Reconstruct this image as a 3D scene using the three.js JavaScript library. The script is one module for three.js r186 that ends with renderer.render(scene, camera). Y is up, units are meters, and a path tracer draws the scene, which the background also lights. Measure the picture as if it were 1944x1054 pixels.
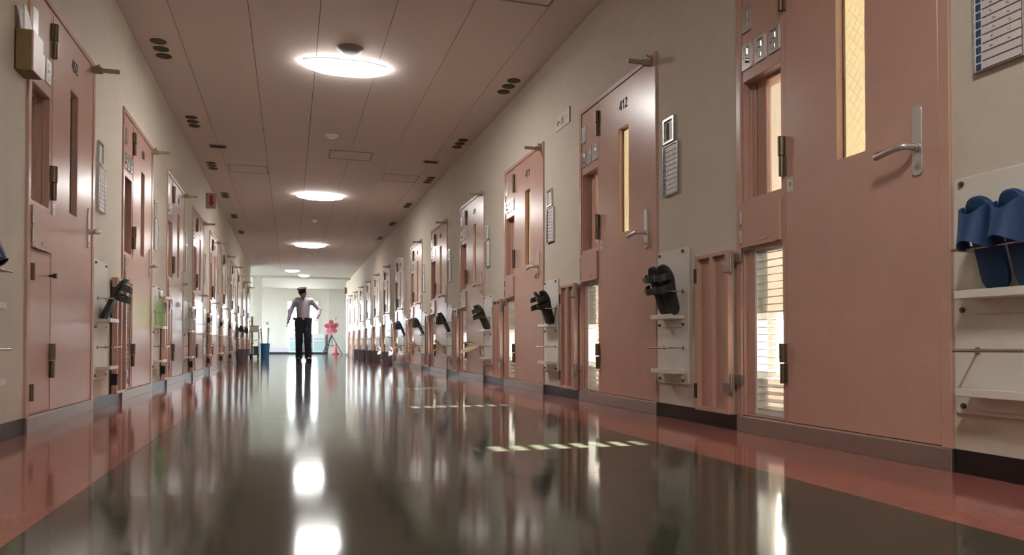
import * as THREE from 'three';
import { mergeGeometries, mergeVertices, toCreasedNormals } from 'three/addons/utils/BufferGeometryUtils.js';
import { RoundedBoxGeometry } from 'three/addons/geometries/RoundedBoxGeometry.js';
import { TextGeometry } from 'three/addons/geometries/TextGeometry.js';
import { FontLoader } from 'three/addons/loaders/FontLoader.js';
import { MarchingCubes } from 'three/addons/objects/MarchingCubes.js';
import { RectAreaLightUniformsLib } from 'three/addons/lights/RectAreaLightUniformsLib.js';
RectAreaLightUniformsLib.init();

// ---------- camera, sky, sun, exposure ----------
const W = 1944, H = 1054, FOCAL = 1407.12;
const scene = new THREE.Scene();
const camera = new THREE.PerspectiveCamera(2 * Math.atan(H / 2 / FOCAL) * 180 / Math.PI, W / H, 0.05, 400);
camera.position.set(0, 0.41, 0);
camera.rotation.order = 'YXZ';
camera.rotation.set(0.01733, -0.29076, 0);
camera.setViewOffset(W, H, 0, -102.63, W, H);
const renderer = new THREE.WebGLRenderer();
renderer.toneMapping = THREE.LinearToneMapping;
renderer.toneMappingExposure = 1.07;
renderer.shadowMap.enabled = true;
scene.background = new THREE.Color(0.82, 0.93, 1.0);
scene.backgroundIntensity = 24;
const sun = new THREE.DirectionalLight(new THREE.Color(1, 0.97, 0.93), 400);   // low sun, square on to the right-hand cells
sun.position.set(60, 60 * 0.39, 0); sun.target.position.set(0, 0, -0.5);
sun.castShadow = true; sun.shadow.mapSize.set(4096, 4096);
Object.assign(sun.shadow.camera, { left: -40, right: 40, top: 30, bottom: -30, near: 1, far: 160 });
sun.position.z = -15; sun.target.position.z = -15;
scene.add(sun, sun.target);
const LAMP_POWER = 86, LAMP_GLOW = 26;

// ---------- constants of the place ----------
const XR = 2.05, XL = -1.165, DR = 1.88, DL = 3.882, P = 2.008, E_ = 1.194, CEIL = 2.784;
const NR = 13, NL = 10, END_L = 23.8, END_R = 29.2, FAR = 33, BACK = -4.2, WT = 0.16;
let seed = 7;
const rnd = () => { seed = (seed * 1664525 + 1013904223) >>> 0; return seed / 4294967296; };
const rr = (a, b) => a + (b - a) * rnd();
const font = await new FontLoader().loadAsync('fonts/droid/droid_sans_bold.typeface.json');

// ---------- helpers ----------
const counts = new Map();
function numbered(name) { const n = counts.get(name) || 0; counts.set(name, n + 1); return n ? `${name}_${String(n).padStart(3, '0')}` : name; }
function clean(g) {
  if (g.index) g = g.toNonIndexed();
  for (const k of Object.keys(g.attributes)) if (!['position', 'normal', 'uv'].includes(k)) g.deleteAttribute(k);
  g.morphAttributes = {}; g.groups = [];
  return g;
}
function metreUV(g) {      // uv in metres from the plane each face lies in
  const p = g.attributes.position, n = g.attributes.normal, uv = new Float32Array(p.count * 2);
  for (let i = 0; i < p.count; i++) {
    const a = Math.abs(n.getX(i)), b = Math.abs(n.getY(i)), c = Math.abs(n.getZ(i));
    if (a >= b && a >= c) { uv[2 * i] = p.getZ(i); uv[2 * i + 1] = p.getY(i); }
    else if (b >= c) { uv[2 * i] = p.getX(i); uv[2 * i + 1] = p.getZ(i); }
    else { uv[2 * i] = p.getX(i); uv[2 * i + 1] = p.getY(i); }
  }
  g.setAttribute('uv', new THREE.BufferAttribute(uv, 2));
  return g;
}
const join = (list) => { list = [list].flat(); const g = list.length === 1 ? clean(list[0]) : mergeGeometries(list.map(clean)); return g; };
const metric = (list) => metreUV(join(list));
function mesh(name, g, m, parent, keepUV) {
  const o = new THREE.Mesh(keepUV ? join(g) : metric(g), m);
  o.castShadow = o.receiveShadow = true;
  if (parent) { o.name = name; parent.add(o); } else { o.name = numbered(name); scene.add(o); }
  return o;
}
function meshG(name, g, m, parent) {                     // shares a ready geometry
  const o = new THREE.Mesh(g, m); o.castShadow = o.receiveShadow = true; o.name = name; parent.add(o); return o;
}
function struct(name, g, m, label) { const o = mesh(name, g, m); o.userData = { kind: 'structure' }; if (label) o.userData.label = label; return o; }
function tag(o, label, category, group) { o.userData.label = label; o.userData.category = category; if (group) o.userData.group = group; return o; }
function thing(name, label, category, group) { const o = new THREE.Group(); o.name = numbered(name); scene.add(o); return tag(o, label, category, group); }
// box from corner to corner, slightly rounded when r is given
function bx(x0, x1, y0, y1, z0, z1, r = 0) {
  const w = Math.abs(x1 - x0), h = Math.abs(y1 - y0), d = Math.abs(z1 - z0);
  const g = r ? new RoundedBoxGeometry(w, h, d, 1, Math.min(r, w / 2.01, h / 2.01, d / 2.01)) : new THREE.BoxGeometry(w, h, d);
  return g.translate((x0 + x1) / 2, (y0 + y1) / 2, (z0 + z1) / 2);
}
const V = (x, y, z) => new THREE.Vector3(x, y, z);
function rod(a, b, r, r2 = r, seg = 12) {
  const d = b.clone().sub(a), g = new THREE.CylinderGeometry(r2, r, d.length(), seg);
  return g.applyQuaternion(new THREE.Quaternion().setFromUnitVectors(V(0, 1, 0), d.clone().normalize())).translate(...a.clone().add(b).multiplyScalar(0.5).toArray());
}
function tube(pts, r, seg = 40, rad = 10) { return new THREE.TubeGeometry(new THREE.CatmullRomCurve3(pts), seg, r, rad); }
function lathe(pts, seg = 24) { return new THREE.LatheGeometry(pts.map(([r, y]) => new THREE.Vector2(r, y)), seg); }
const disc = (r, h, x, y, z, seg = 20, r2 = r) => new THREE.CylinderGeometry(r2, r, h, seg).translate(x, y, z);
// plate in x/y with rectangular holes, from z0 to z1, its edges chamfered
function plate(x0, x1, y0, y1, holes, z0, z1, bevel = 0.0015) {
  const s = new THREE.Shape(), b = bevel;
  s.moveTo(x0 + b, y0 + b); s.lineTo(x1 - b, y0 + b); s.lineTo(x1 - b, y1 - b); s.lineTo(x0 + b, y1 - b); s.closePath();
  for (const [a, c, d, e] of holes) { const p = new THREE.Path(); p.moveTo(a - b, d - b); p.lineTo(a - b, e + b); p.lineTo(c + b, e + b); p.lineTo(c + b, d - b); p.closePath(); s.holes.push(p); }
  return new THREE.ExtrudeGeometry(s, { depth: z1 - z0 - 2 * b, bevelEnabled: b > 0, bevelSize: b, bevelThickness: b, bevelSegments: 1 }).translate(0, 0, z0 + b);
}
function roundedRect(w, h, r) {
  const s = new THREE.Shape(), x = -w / 2, y = -h / 2;
  s.moveTo(x + r, y); s.lineTo(x + w - r, y); s.quadraticCurveTo(x + w, y, x + w, y + r); s.lineTo(x + w, y + h - r); s.quadraticCurveTo(x + w, y + h, x + w - r, y + h);
  s.lineTo(x + r, y + h); s.quadraticCurveTo(x, y + h, x, y + h - r); s.lineTo(x, y + r); s.quadraticCurveTo(x, y, x + r, y);
  return s;
}
const ex = (s, depth, b = 0.001) => new THREE.ExtrudeGeometry(s, { depth: depth - 2 * b, bevelEnabled: true, bevelSize: b, bevelThickness: b, bevelSegments: 1, curveSegments: 10 }).translate(0, 0, b);

// ---------- textures ----------
function noiseTex(size, f, color) {
  const d = new Uint8Array(size * size * 4);
  const lat = (n, s) => { const a = new Float32Array(n * n); for (let i = 0; i < a.length; i++) a[i] = rnd(); return (x, y) => { const fx = x / s * n, fy = y / s * n, ix = Math.floor(fx), iy = Math.floor(fy), u = fx - ix, v = fy - iy, q = (i, j) => a[((j % n) + n) % n * n + ((i % n) + n) % n], e = (t) => t * t * (3 - 2 * t); return (q(ix, iy) * (1 - e(u)) + q(ix + 1, iy) * e(u)) * (1 - e(v)) + (q(ix, iy + 1) * (1 - e(u)) + q(ix + 1, iy + 1) * e(u)) * e(v); }; };
  const layers = f.map(([n, w]) => [lat(n, size), w]);
  for (let y = 0; y < size; y++) for (let x = 0; x < size; x++) {
    let t = 0, wsum = 0; for (const [l, w] of layers) { t += l(x, y) * w; wsum += w; }
    t = t / wsum; const c = color(t, x, y), i = (y * size + x) * 4;
    d[i] = c[0]; d[i + 1] = c[1]; d[i + 2] = c[2]; d[i + 3] = 255;
  }
  const t = new THREE.DataTexture(d, size, size); t.wrapS = t.wrapT = THREE.RepeatWrapping; t.magFilter = THREE.LinearFilter; t.minFilter = THREE.LinearMipmapLinearFilter; t.generateMipmaps = true; t.needsUpdate = true;
  return t;
}
const rep = (t, r, srgb) => { const c = t.clone(); c.repeat.set(r, r); c.needsUpdate = true; if (srgb) c.colorSpace = THREE.SRGBColorSpace; return c; };
const gray = (t) => { const v = Math.round(255 * t); return [v, v, v]; };
const fineNoise = noiseTex(512, [[16, 0.5], [64, 1], [256, 1.2]], gray);
const softNoise = noiseTex(512, [[4, 1], [9, 0.8], [24, 0.4]], gray);
const blotch = noiseTex(512, [[5, 1], [17, 0.8], [60, 0.5], [200, 0.6]], (t) => { const v = Math.round(255 * (0.93 + 0.14 * (t - 0.5))); return [v, v, v]; });
const speckle = noiseTex(512, [[128, 1], [256, 1.4]], (t) => { const v = Math.round(255 * (0.95 + 0.06 * (t - 0.5))); return [v, v, v]; });
const vinyl = noiseTex(1024, [[8, 0.5], [40, 0.6], [256, 1], [512, 1.2]], (t) => { const v = Math.round(255 * (0.86 + 0.34 * (t - 0.5))); return [v, v, v]; });
function canvasTex(w, h, draw) {
  const c = document.createElement('canvas'); c.width = w; c.height = h; draw(c.getContext('2d'), w, h);
  const t = new THREE.CanvasTexture(c); t.colorSpace = THREE.SRGBColorSpace; t.magFilter = THREE.LinearFilter; return t;
}

// ---------- materials ----------
const std = (color, roughness, o = {}) => new THREE.MeshStandardMaterial({ color, roughness, ...o });
const lin = (r, g, b) => new THREE.Color().setRGB(r, g, b);
const M = {
  wall: std(lin(0.64, 0.57, 0.475), 0.85, { map: rep(blotch, 0.5), bumpMap: rep(fineNoise, 2.2), bumpScale: 0.0006 }),
  cell: std(lin(0.84, 0.80, 0.70), 0.8),
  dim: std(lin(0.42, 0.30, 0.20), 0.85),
  hall: std(lin(0.61, 0.585, 0.52), 0.7, { map: rep(blotch, 0.5) }),
  hallBand: std(lin(0.50, 0.47, 0.50), 0.6),
  ceiling: std(lin(0.86, 0.755, 0.71), 0.85, { map: rep(speckle, 1.2) }),
  slab: std(lin(0.3, 0.27, 0.24), 0.9),
  seam: std(lin(0.06, 0.04, 0.03), 0.9),
  paint: std(lin(0.56, 0.345, 0.275), 0.27, { map: rep(blotch, 0.8), bumpMap: rep(fineNoise, 1.7), bumpScale: 0.0001 }),
  steel: std(lin(0.46, 0.42, 0.38), 0.36, { metalness: 0.9, map: rep(blotch, 1.5), bumpMap: rep(fineNoise, 3), bumpScale: 0.0003 }),
  steelBright: std(lin(0.62, 0.60, 0.58), 0.25, { metalness: 1 }),
  handle: std(lin(0.60, 0.55, 0.53), 0.38, { metalness: 0.7 }),
  eyeWhite: std(lin(0.6, 0.58, 0.55), 0.3), lips: std(lin(0.28, 0.11, 0.09), 0.45),
  wire: std(lin(0.42, 0.33, 0.18), 0.5),
  bronze: std(lin(0.17, 0.125, 0.085), 0.4, { metalness: 0.75 }),
  black: std(lin(0.008, 0.007, 0.007), 0.35),
  blackMatte: std(lin(0.012, 0.012, 0.013), 0.7),
  plastic: std(lin(0.74, 0.70, 0.62), 0.35, { map: rep(blotch, 1.3) }),
  slat: std(lin(0.72, 0.70, 0.66), 0.35),
  white: std(lin(0.8, 0.8, 0.78), 0.5),
  green: new THREE.MeshPhysicalMaterial({ color: lin(0.036, 0.041, 0.027), ior: 1.34, roughness: 0.09, map: rep(vinyl, 1), bumpMap: rep(softNoise, 0.9), bumpScale: 0.0005 }),
  pink: new THREE.MeshPhysicalMaterial({ color: lin(0.34, 0.115, 0.09), ior: 1.34, roughness: 0.09, map: rep(vinyl, 1), bumpMap: rep(softNoise, 0.9), bumpScale: 0.0005 }),
  vent: std(lin(0.07, 0.055, 0.03), 0.6),
  detector: std(lin(0.30, 0.27, 0.27), 0.6),
  rubberBlue: std(lin(0.007, 0.038, 0.122), 0.6),
  rubberDark: std(lin(0.028, 0.030, 0.030), 0.5),
  rubberBlack: std(lin(0.012, 0.013, 0.013), 0.45),
  rubberOlive: std(lin(0.045, 0.048, 0.032), 0.5),
  rubberNavy: std(lin(0.02, 0.025, 0.07), 0.5),
  cloth: new THREE.MeshPhysicalMaterial({ color: lin(0.62, 0.50, 0.36), roughness: 0.95, side: THREE.DoubleSide, bumpMap: rep(fineNoise, 20), bumpScale: 0.0006 }),
  card: std(lin(0.78, 0.75, 0.74), 0.5),
  ink: std(lin(0.05, 0.04, 0.04), 0.6),
  tabBlue: std(lin(0.035, 0.06, 0.13), 0.5),
  number: std(lin(0.012, 0.011, 0.010), 0.85),
  red: std(lin(0.5, 0.03, 0.025), 0.45),
  clear: new THREE.MeshPhysicalMaterial({ color: 0xffffff, roughness: 0.02, transmission: 1, thickness: 0 }),
  acrylic: new THREE.MeshPhysicalMaterial({ color: 0xffffff, roughness: 0.04, transmission: 1, thickness: 0 }),
  frosted: new THREE.MeshPhysicalMaterial({ color: lin(0.38, 0.38, 0.37), roughness: 1, transmission: 0.9, thickness: 0 }),
  screen: new THREE.MeshPhysicalMaterial({ color: lin(0.95, 0.95, 0.93), roughness: 0.38, transmission: 1, thickness: 0 }),
  wired: new THREE.MeshPhysicalMaterial({ color: lin(0.97, 0.93, 0.78), roughness: 0.45, transmission: 0.9, thickness: 0 }),
  lens: std(0xffffff, 0.4, { emissive: new THREE.Color(1, 0.97, 0.93), emissiveIntensity: LAMP_GLOW }),
  lensSmall: std(0xffffff, 0.4, { emissive: new THREE.Color(1, 0.98, 0.96), emissiveIntensity: 2.2 }),
  pan: std(lin(0.8, 0.8, 0.8), 0.4),
  grey: std(lin(0.16, 0.15, 0.18), 0.5),
  blue: std(lin(0.035, 0.24, 0.55), 0.45),
  teal: std(lin(0.03, 0.14, 0.17), 0.5),
  yellow: std(lin(0.62, 0.43, 0.14), 0.5),
  wood: std(lin(0.22, 0.145, 0.06), 0.45, { map: rep(blotch, 2) }),
  fanRed: std(lin(0.5, 0.05, 0.09), 0.45),
  fanWire: std(lin(0.75, 0.45, 0.5), 0.4),
  fanLeg: std(lin(0.06, 0.06, 0.07), 0.4, { metalness: 0.4 }),
  ac: std(lin(0.70, 0.74, 0.74), 0.4), acGrille: std(lin(0.30, 0.33, 0.35), 0.5), acLow: std(lin(0.45, 0.62, 0.64), 0.4),
  ground: std(lin(0.16, 0.155, 0.14), 0.95), render: std(lin(0.6, 0.58, 0.52), 0.9),
  skin: std(lin(0.36, 0.20, 0.15), 0.5), hair: std(lin(0.012, 0.01, 0.01), 0.6), shirt: std(lin(0.52, 0.50, 0.62), 0.85),
  trousers: std(lin(0.022, 0.027, 0.055), 0.8), cap: std(lin(0.012, 0.013, 0.018), 0.7), leather: std(lin(0.01, 0.01, 0.01), 0.35), gold: std(lin(0.55, 0.42, 0.2), 0.35, { metalness: 0.8 }),
  liquid: new THREE.MeshPhysicalMaterial({ color: lin(0.72, 0.88, 0.58), roughness: 0.08, transmission: 0.75, thickness: 0 }),
  clearPlastic: new THREE.MeshPhysicalMaterial({ color: lin(0.9, 0.92, 0.92), roughness: 0.15, transmission: 0.75, thickness: 0 }),
};

// frames of reference of the two corridor walls: local x runs to the right along the wall as seen when facing it, y up, z out into the corridor
function onWall(o, side, k) {
  if (side === 'R') { o.position.set(XR, 0, -(DR + E_ + k * P)); o.rotation.y = -Math.PI / 2; }
  else { o.position.set(XL, 0, -(DL + k * P)); o.rotation.y = Math.PI / 2; }
  return o;
}
const ORD = ['first', 'second', 'third', 'fourth', 'fifth', 'sixth', 'seventh', 'eighth', 'ninth', 'tenth', 'eleventh', 'twelfth', 'thirteenth'];
const sideName = { R: 'right', L: 'left' };

// ---------- large structure ----------
const Z = (d0, d1) => [-d1, -d0];
const slabX = (x0, x1, y0, y1, d0, d1, r) => bx(x0, x1, y0, y1, -d1, -d0, r);
{ // floor: concrete slab with vinyl sheets laid on it
  const f = struct('floor', slabX(-4.7, 5.0, -0.25, -0.004, BACK - 0.2, FAR + 0.3), M.slab, 'polished corridor floor of green vinyl with pink borders');
  const sheet = (name, x0, x1, d0, d1, m, label) => { const o = mesh(name, slabX(x0, x1, -0.004, 0, d0, d1), m, f); if (label) o.userData.label = label; };
  sheet('centre_sheet', -0.556, 1.47, BACK, 2.2, M.green); sheet('centre_sheet', -0.556, 1.47, 2.2015, 24.2, M.green, 'dark green glossy centre strip');
  sheet('border_sheet', 1.4715, XR, BACK, 29.2, M.pink, 'pink glossy border along the right wall'); sheet('border_sheet', XL, -0.5575, BACK, 23.9, M.pink, 'pink glossy border along the left wall');
  const hallVinyl = M.green.clone(); hallVinyl.color = lin(0.30, 0.31, 0.32);
  sheet('hall_sheet', -4.5, 1.47, 24.2, FAR, hallVinyl, 'pale grey floor of the hall at the far end'); sheet('hall_sheet', 1.4715, 3.4, 29.2, FAR, hallVinyl);
  mesh('cell_flooring', [slabX(XR + 0.012, 4.75, -0.004, 0.0, BACK, END_R), slabX(-3.95, XL - 0.012, -0.004, 0.0, BACK, END_L)], std(lin(0.55, 0.50, 0.42), 0.6), f);
}
{ // ceiling slab with long boards under it
  const c = struct('ceiling', slabX(-4.7, 5.0, CEIL + 0.012, CEIL + 0.25, BACK - 0.2, FAR + 0.3), M.seam, 'long ceiling boards with thin dark joints');
  const seams = [XL, -0.827, -0.294, 0.193, 0.703, 1.215, 1.73, XR];
  for (let i = 0; i < 7; i++) mesh('board', slabX(seams[i] + 0.002, seams[i + 1] - 0.002, CEIL, CEIL + 0.012, BACK, END_L, 0.0015), M.ceiling, c);
  mesh('hall_board', slabX(-4.5, 3.4, CEIL, CEIL + 0.012, END_L + 0.003, FAR), M.hall, c);
  mesh('cell_board', [slabX(XR + WT, 4.75, CEIL, CEIL + 0.012, BACK, END_R), slabX(-3.95, XL - WT, CEIL, CEIL + 0.012, BACK, END_L)], M.cell, c);
}
function sideWall(side, name, label) {
  // built in world axes: solid between and above the door openings
  const list = [], X0 = side === 'R' ? XR : XL - WT, X1 = side === 'R' ? XR + WT : XL, n = side === 'R' ? NR : NL, D0 = side === 'R' ? DR : DL, end = side === 'R' ? END_R : END_L, top = 2.129;
  let a = BACK;
  for (let k = 0; k < n; k++) { list.push(slabX(X0, X1, 0, CEIL + 0.01, a, D0 + k * P + 0.002)); list.push(slabX(X0, X1, top - 0.002, CEIL + 0.01, D0 + k * P, D0 + k * P + E_)); a = D0 + k * P + E_ - 0.002; }
  list.push(slabX(X0, X1, 0, CEIL + 0.01, a, end));
  struct(name, list, M.wall, label);
  const b = []; a = BACK; const s = side === 'R' ? -1 : 1, xf = side === 'R' ? XR : XL;
  for (let k = 0; k <= n; k++) { const e = k < n ? D0 + k * P : end; b.push(slabX(xf, xf + s * 0.007, 0, 0.075, a, e - 0.001, 0.001)); a = e + E_ + 0.001; }
  struct('baseboard_' + sideName[side], b, M.black, 'black skirting between the cell doors of the ' + sideName[side] + ' wall');
}
sideWall('R', 'wall_right', 'cream painted corridor wall on the right');
sideWall('L', 'wall_left', 'cream painted corridor wall on the left');
struct('wall_back', slabX(-4.7, 5, 0, CEIL + 0.01, BACK - 0.2, BACK), M.wall);
// cells behind the walls: partitions, outer walls with windows
{
  const parts = [slabX(XR + WT, 4.75, 0, CEIL, DR - 0.45, DR - 0.35)];
  for (let k = 0; k < NR; k++) parts.push(slabX(XR + WT, 4.75, 0, CEIL, DR + E_ + 0.36 + k * P, DR + E_ + 0.46 + k * P));
  parts.forEach((g, i) => struct('wall_partition_right_' + (i + 1), g, M.cell));
  const partsL = [slabX(-3.95, XL - WT, 0, CEIL, DL - 0.45, DL - 0.35)];
  for (let k = 0; k < NL - 1; k++) partsL.push(slabX(-3.95, XL - WT, 0, CEIL, DL + E_ + 0.36 + k * P, DL + E_ + 0.46 + k * P));
  partsL.push(slabX(-4.5, XL - WT, 0, CEIL, END_L - 0.12, END_L));
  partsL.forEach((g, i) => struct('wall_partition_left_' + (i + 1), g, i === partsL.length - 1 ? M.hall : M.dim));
  const wins = []; let a = BACK - 0.2, hole = [];
  for (let k = 0; k < NR; k++) { const d1 = DR + E_ - 0.2 + k * P, d0 = d1 - 1.15; wins.push([d0, d1]); hole.push(slabX(4.75, 4.87, 0, CEIL, a, d0), slabX(4.75, 4.87, 0, 1.31, d0, d1), slabX(4.75, 4.87, 2.3, CEIL, d0, d1)); a = d1; }
  hole.push(slabX(4.75, 4.87, 0, CEIL, a, FAR + 0.3));
  struct('wall_outer_right', hole, M.cell);
  wins.forEach(([d0, d1], i) => {
    const w = mesh('window_' + (i + 1), [slabX(4.78, 4.84, 1.60, 1.64, d0, d1), slabX(4.78, 4.84, 2.27, 2.3, d0, d1), slabX(4.78, 4.84, 1.64, 2.27, d0, d0 + 0.03), slabX(4.78, 4.84, 1.64, 2.27, d1 - 0.03, d1), slabX(4.78, 4.84, 1.64, 2.27, (d0 + d1) / 2 - 0.015, (d0 + d1) / 2 + 0.015)], M.steel);
    w.userData = { kind: 'structure' };
    mesh('frosted_pane', [slabX(4.809, 4.811, 1.63, 2.28, d0 + 0.02, d1 - 0.02)], M.frosted, w);
  });
  const holeL = [], winL = []; a = BACK - 0.2;
  for (let k = 0; k < NL; k++) { const d0 = DL + 0.3 + k * P, d1 = d0 + 0.7; winL.push([d0, d1]); holeL.push(slabX(-4.07, -3.95, 0, CEIL, a, d0), slabX(-4.07, -3.95, 0, 1.5, d0, d1), slabX(-4.07, -3.95, 2.1, CEIL, d0, d1)); a = d1; }
  holeL.push(slabX(-4.07, -3.95, 0, CEIL, a, END_L));
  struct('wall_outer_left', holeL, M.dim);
  winL.forEach(([d0, d1], i) => { const w = mesh('window_' + (NR + i + 1), [slabX(-4.03, -3.99, 1.5, 1.53, d0, d1), slabX(-4.03, -3.99, 2.07, 2.1, d0, d1)], M.steel); w.userData = { kind: 'structure' }; mesh('frosted_pane', slabX(-4.011, -4.009, 1.5, 2.1, d0, d1), M.frosted, w); });
}
// hall at the far end
{
  const wx0 = -0.09, wx1 = 1.125, wy0 = 0.89, wy1 = 2.235;
  struct('wall_far', [bx(-4.7, wx0, 0, CEIL, -FAR - 0.2, -FAR), bx(wx1, 3.6, 0, CEIL, -FAR - 0.2, -FAR), bx(wx0, wx1, 0, wy0, -FAR - 0.2, -FAR), bx(wx0, wx1, wy1, CEIL, -FAR - 0.2, -FAR)], M.hall, 'cream end wall of the corridor with a bright window');
  struct('trim_1', bx(-4.5, 3.4, 0.08, 0.27, -FAR, -FAR + 0.006), M.hallBand, 'pale lilac band low on the end wall');
  struct('baseboard_far', bx(-4.5, 3.4, 0, 0.085, -FAR, -FAR + 0.012), M.black, 'black skirting under the end wall');
  const w = struct('window_24', [bx(wx0 - 0.04, wx1 + 0.04, wy0 - 0.04, wy0, -FAR - 0.12, -FAR + 0.02), bx(wx0 - 0.04, wx1 + 0.04, wy1, wy1 + 0.04, -FAR - 0.12, -FAR + 0.02), bx(wx0 - 0.04, wx0, wy0, wy1, -FAR - 0.12, -FAR + 0.02), bx(wx1, wx1 + 0.04, wy0, wy1, -FAR - 0.12, -FAR + 0.02)], M.white, 'bright daylit window in the end wall');
  mesh('pane', bx(wx0, wx1, wy0, wy1, -FAR - 0.09, -FAR - 0.088), M.clear, w);
  struct('pillar_1', bx(-1.24, -0.96, 0, CEIL, -27.3, -27), M.hall, 'pale pillar left of the end hall');
  struct('pillar_2', bx(1.56, 3.4, 0, CEIL, -FAR, -FAR + 0.25), M.hall, 'pale projecting pier right of the end window');
  struct('trim_2', bx(-4.5, XR, CEIL - 0.06, CEIL, -27.32, -26.97), M.hall, 'shallow ceiling beam across the end hall');
  struct('wall_hall_right', [slabX(XR, 5, 0, CEIL, END_R - 0.12, END_R), slabX(3.4, 3.6, 0, CEIL, END_R, FAR)], M.hall);
  // glazed left side of the hall
  const L = [slabX(-4.7, -4.5, 0, 0.5, END_L - 0.12, FAR), slabX(-4.7, -4.5, 2.6, CEIL, END_L - 0.12, FAR)];
  for (let i = 0; i <= 5; i++) { const d = END_L + i * 1.84; L.push(slabX(-4.7, -4.5, 0.5, 2.6, d - 0.06, d + 0.06)); }
  struct('wall_hall_left', L, M.hall);
  const g = struct('window_25', [slabX(-4.62, -4.58, 0.5, 0.54, END_L, FAR), slabX(-4.62, -4.58, 2.56, 2.6, END_L, FAR)], M.white);
  mesh('pane', slabX(-4.601, -4.599, 0.5, 2.6, END_L, FAR), M.clear, g);
  const dd = struct('door_24', [slabX(XR - 0.015, XR, 0, 2.08, 28.0, 28.08), slabX(XR - 0.015, XR, 0, 2.08, 28.95, 29.03), slabX(XR - 0.015, XR, 2.02, 2.1, 28.0, 29.03)], std(lin(0.25, 0.24, 0.25), 0.5), 'last door at the end of the right wall in a grey frame');
  mesh('door_leaf', slabX(XR - 0.006, XR, 0.01, 2.02, 28.08, 28.95), M.white, dd);
}
struct('ground', new THREE.PlaneGeometry(300, 300).rotateX(-Math.PI / 2).translate(0, -0.6, 0), M.ground);

// ---------- cell doors ----------
const doorGeo = {};
const G = (key, make, keepUV) => doorGeo[key] ||= (keepUV ? join(make()) : metric(make()));
const FZ = 0.012;      // how far the frame stands out of the wall
const hingeShape = (h, both) => {  // lift-off door hinge: two barrels on leaves
  const l = [rod(V(0, h * 0.52, 0.014), V(0, h, 0.014), 0.0155, 0.0155, 10), rod(V(0, 0, 0.014), V(0, h * 0.5, 0.014), 0.012, 0.012, 10), bx(-0.022, 0.004, h * 0.52, h, 0, 0.012, 0.002), bx(-0.004, 0.018, 0, h * 0.5, 0, 0.010, 0.002)];
  return l;
};
const leverShape = () => {
  const pts = [V(0, 0, 0.004), V(0, 0, 0.035), V(-0.006, 0, 0.052), V(-0.022, -0.001, 0.060), V(-0.06, -0.004, 0.062), V(-0.118, -0.010, 0.060)];
  const t = tube(pts, 0.0125, 40, 12); t.scale(1, 1, 1);
  return [t, new THREE.SphereGeometry(0.0125, 12, 8).translate(-0.118, -0.010, 0.060), disc(0.017, 0.008, 0, 0, 0, 20).rotateX(Math.PI / 2).translate(0, 0, 0.006)];
};
const switchShape = (w, h) => ex(roundedRect(w, h, 0.006), 0.006);
function sticker8() { return canvasTex(64, 96, (c) => { c.fillStyle = '#cbbfb0'; c.fillRect(0, 0, 64, 96); c.fillStyle = '#3a322c'; c.font = 'bold 40px sans-serif'; c.textAlign = 'center'; c.fillText('8', 32, 62); }); }
const stickerMat = std(0xffffff, 0.5, { map: sticker8() });
const redTip = M.red;

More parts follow.
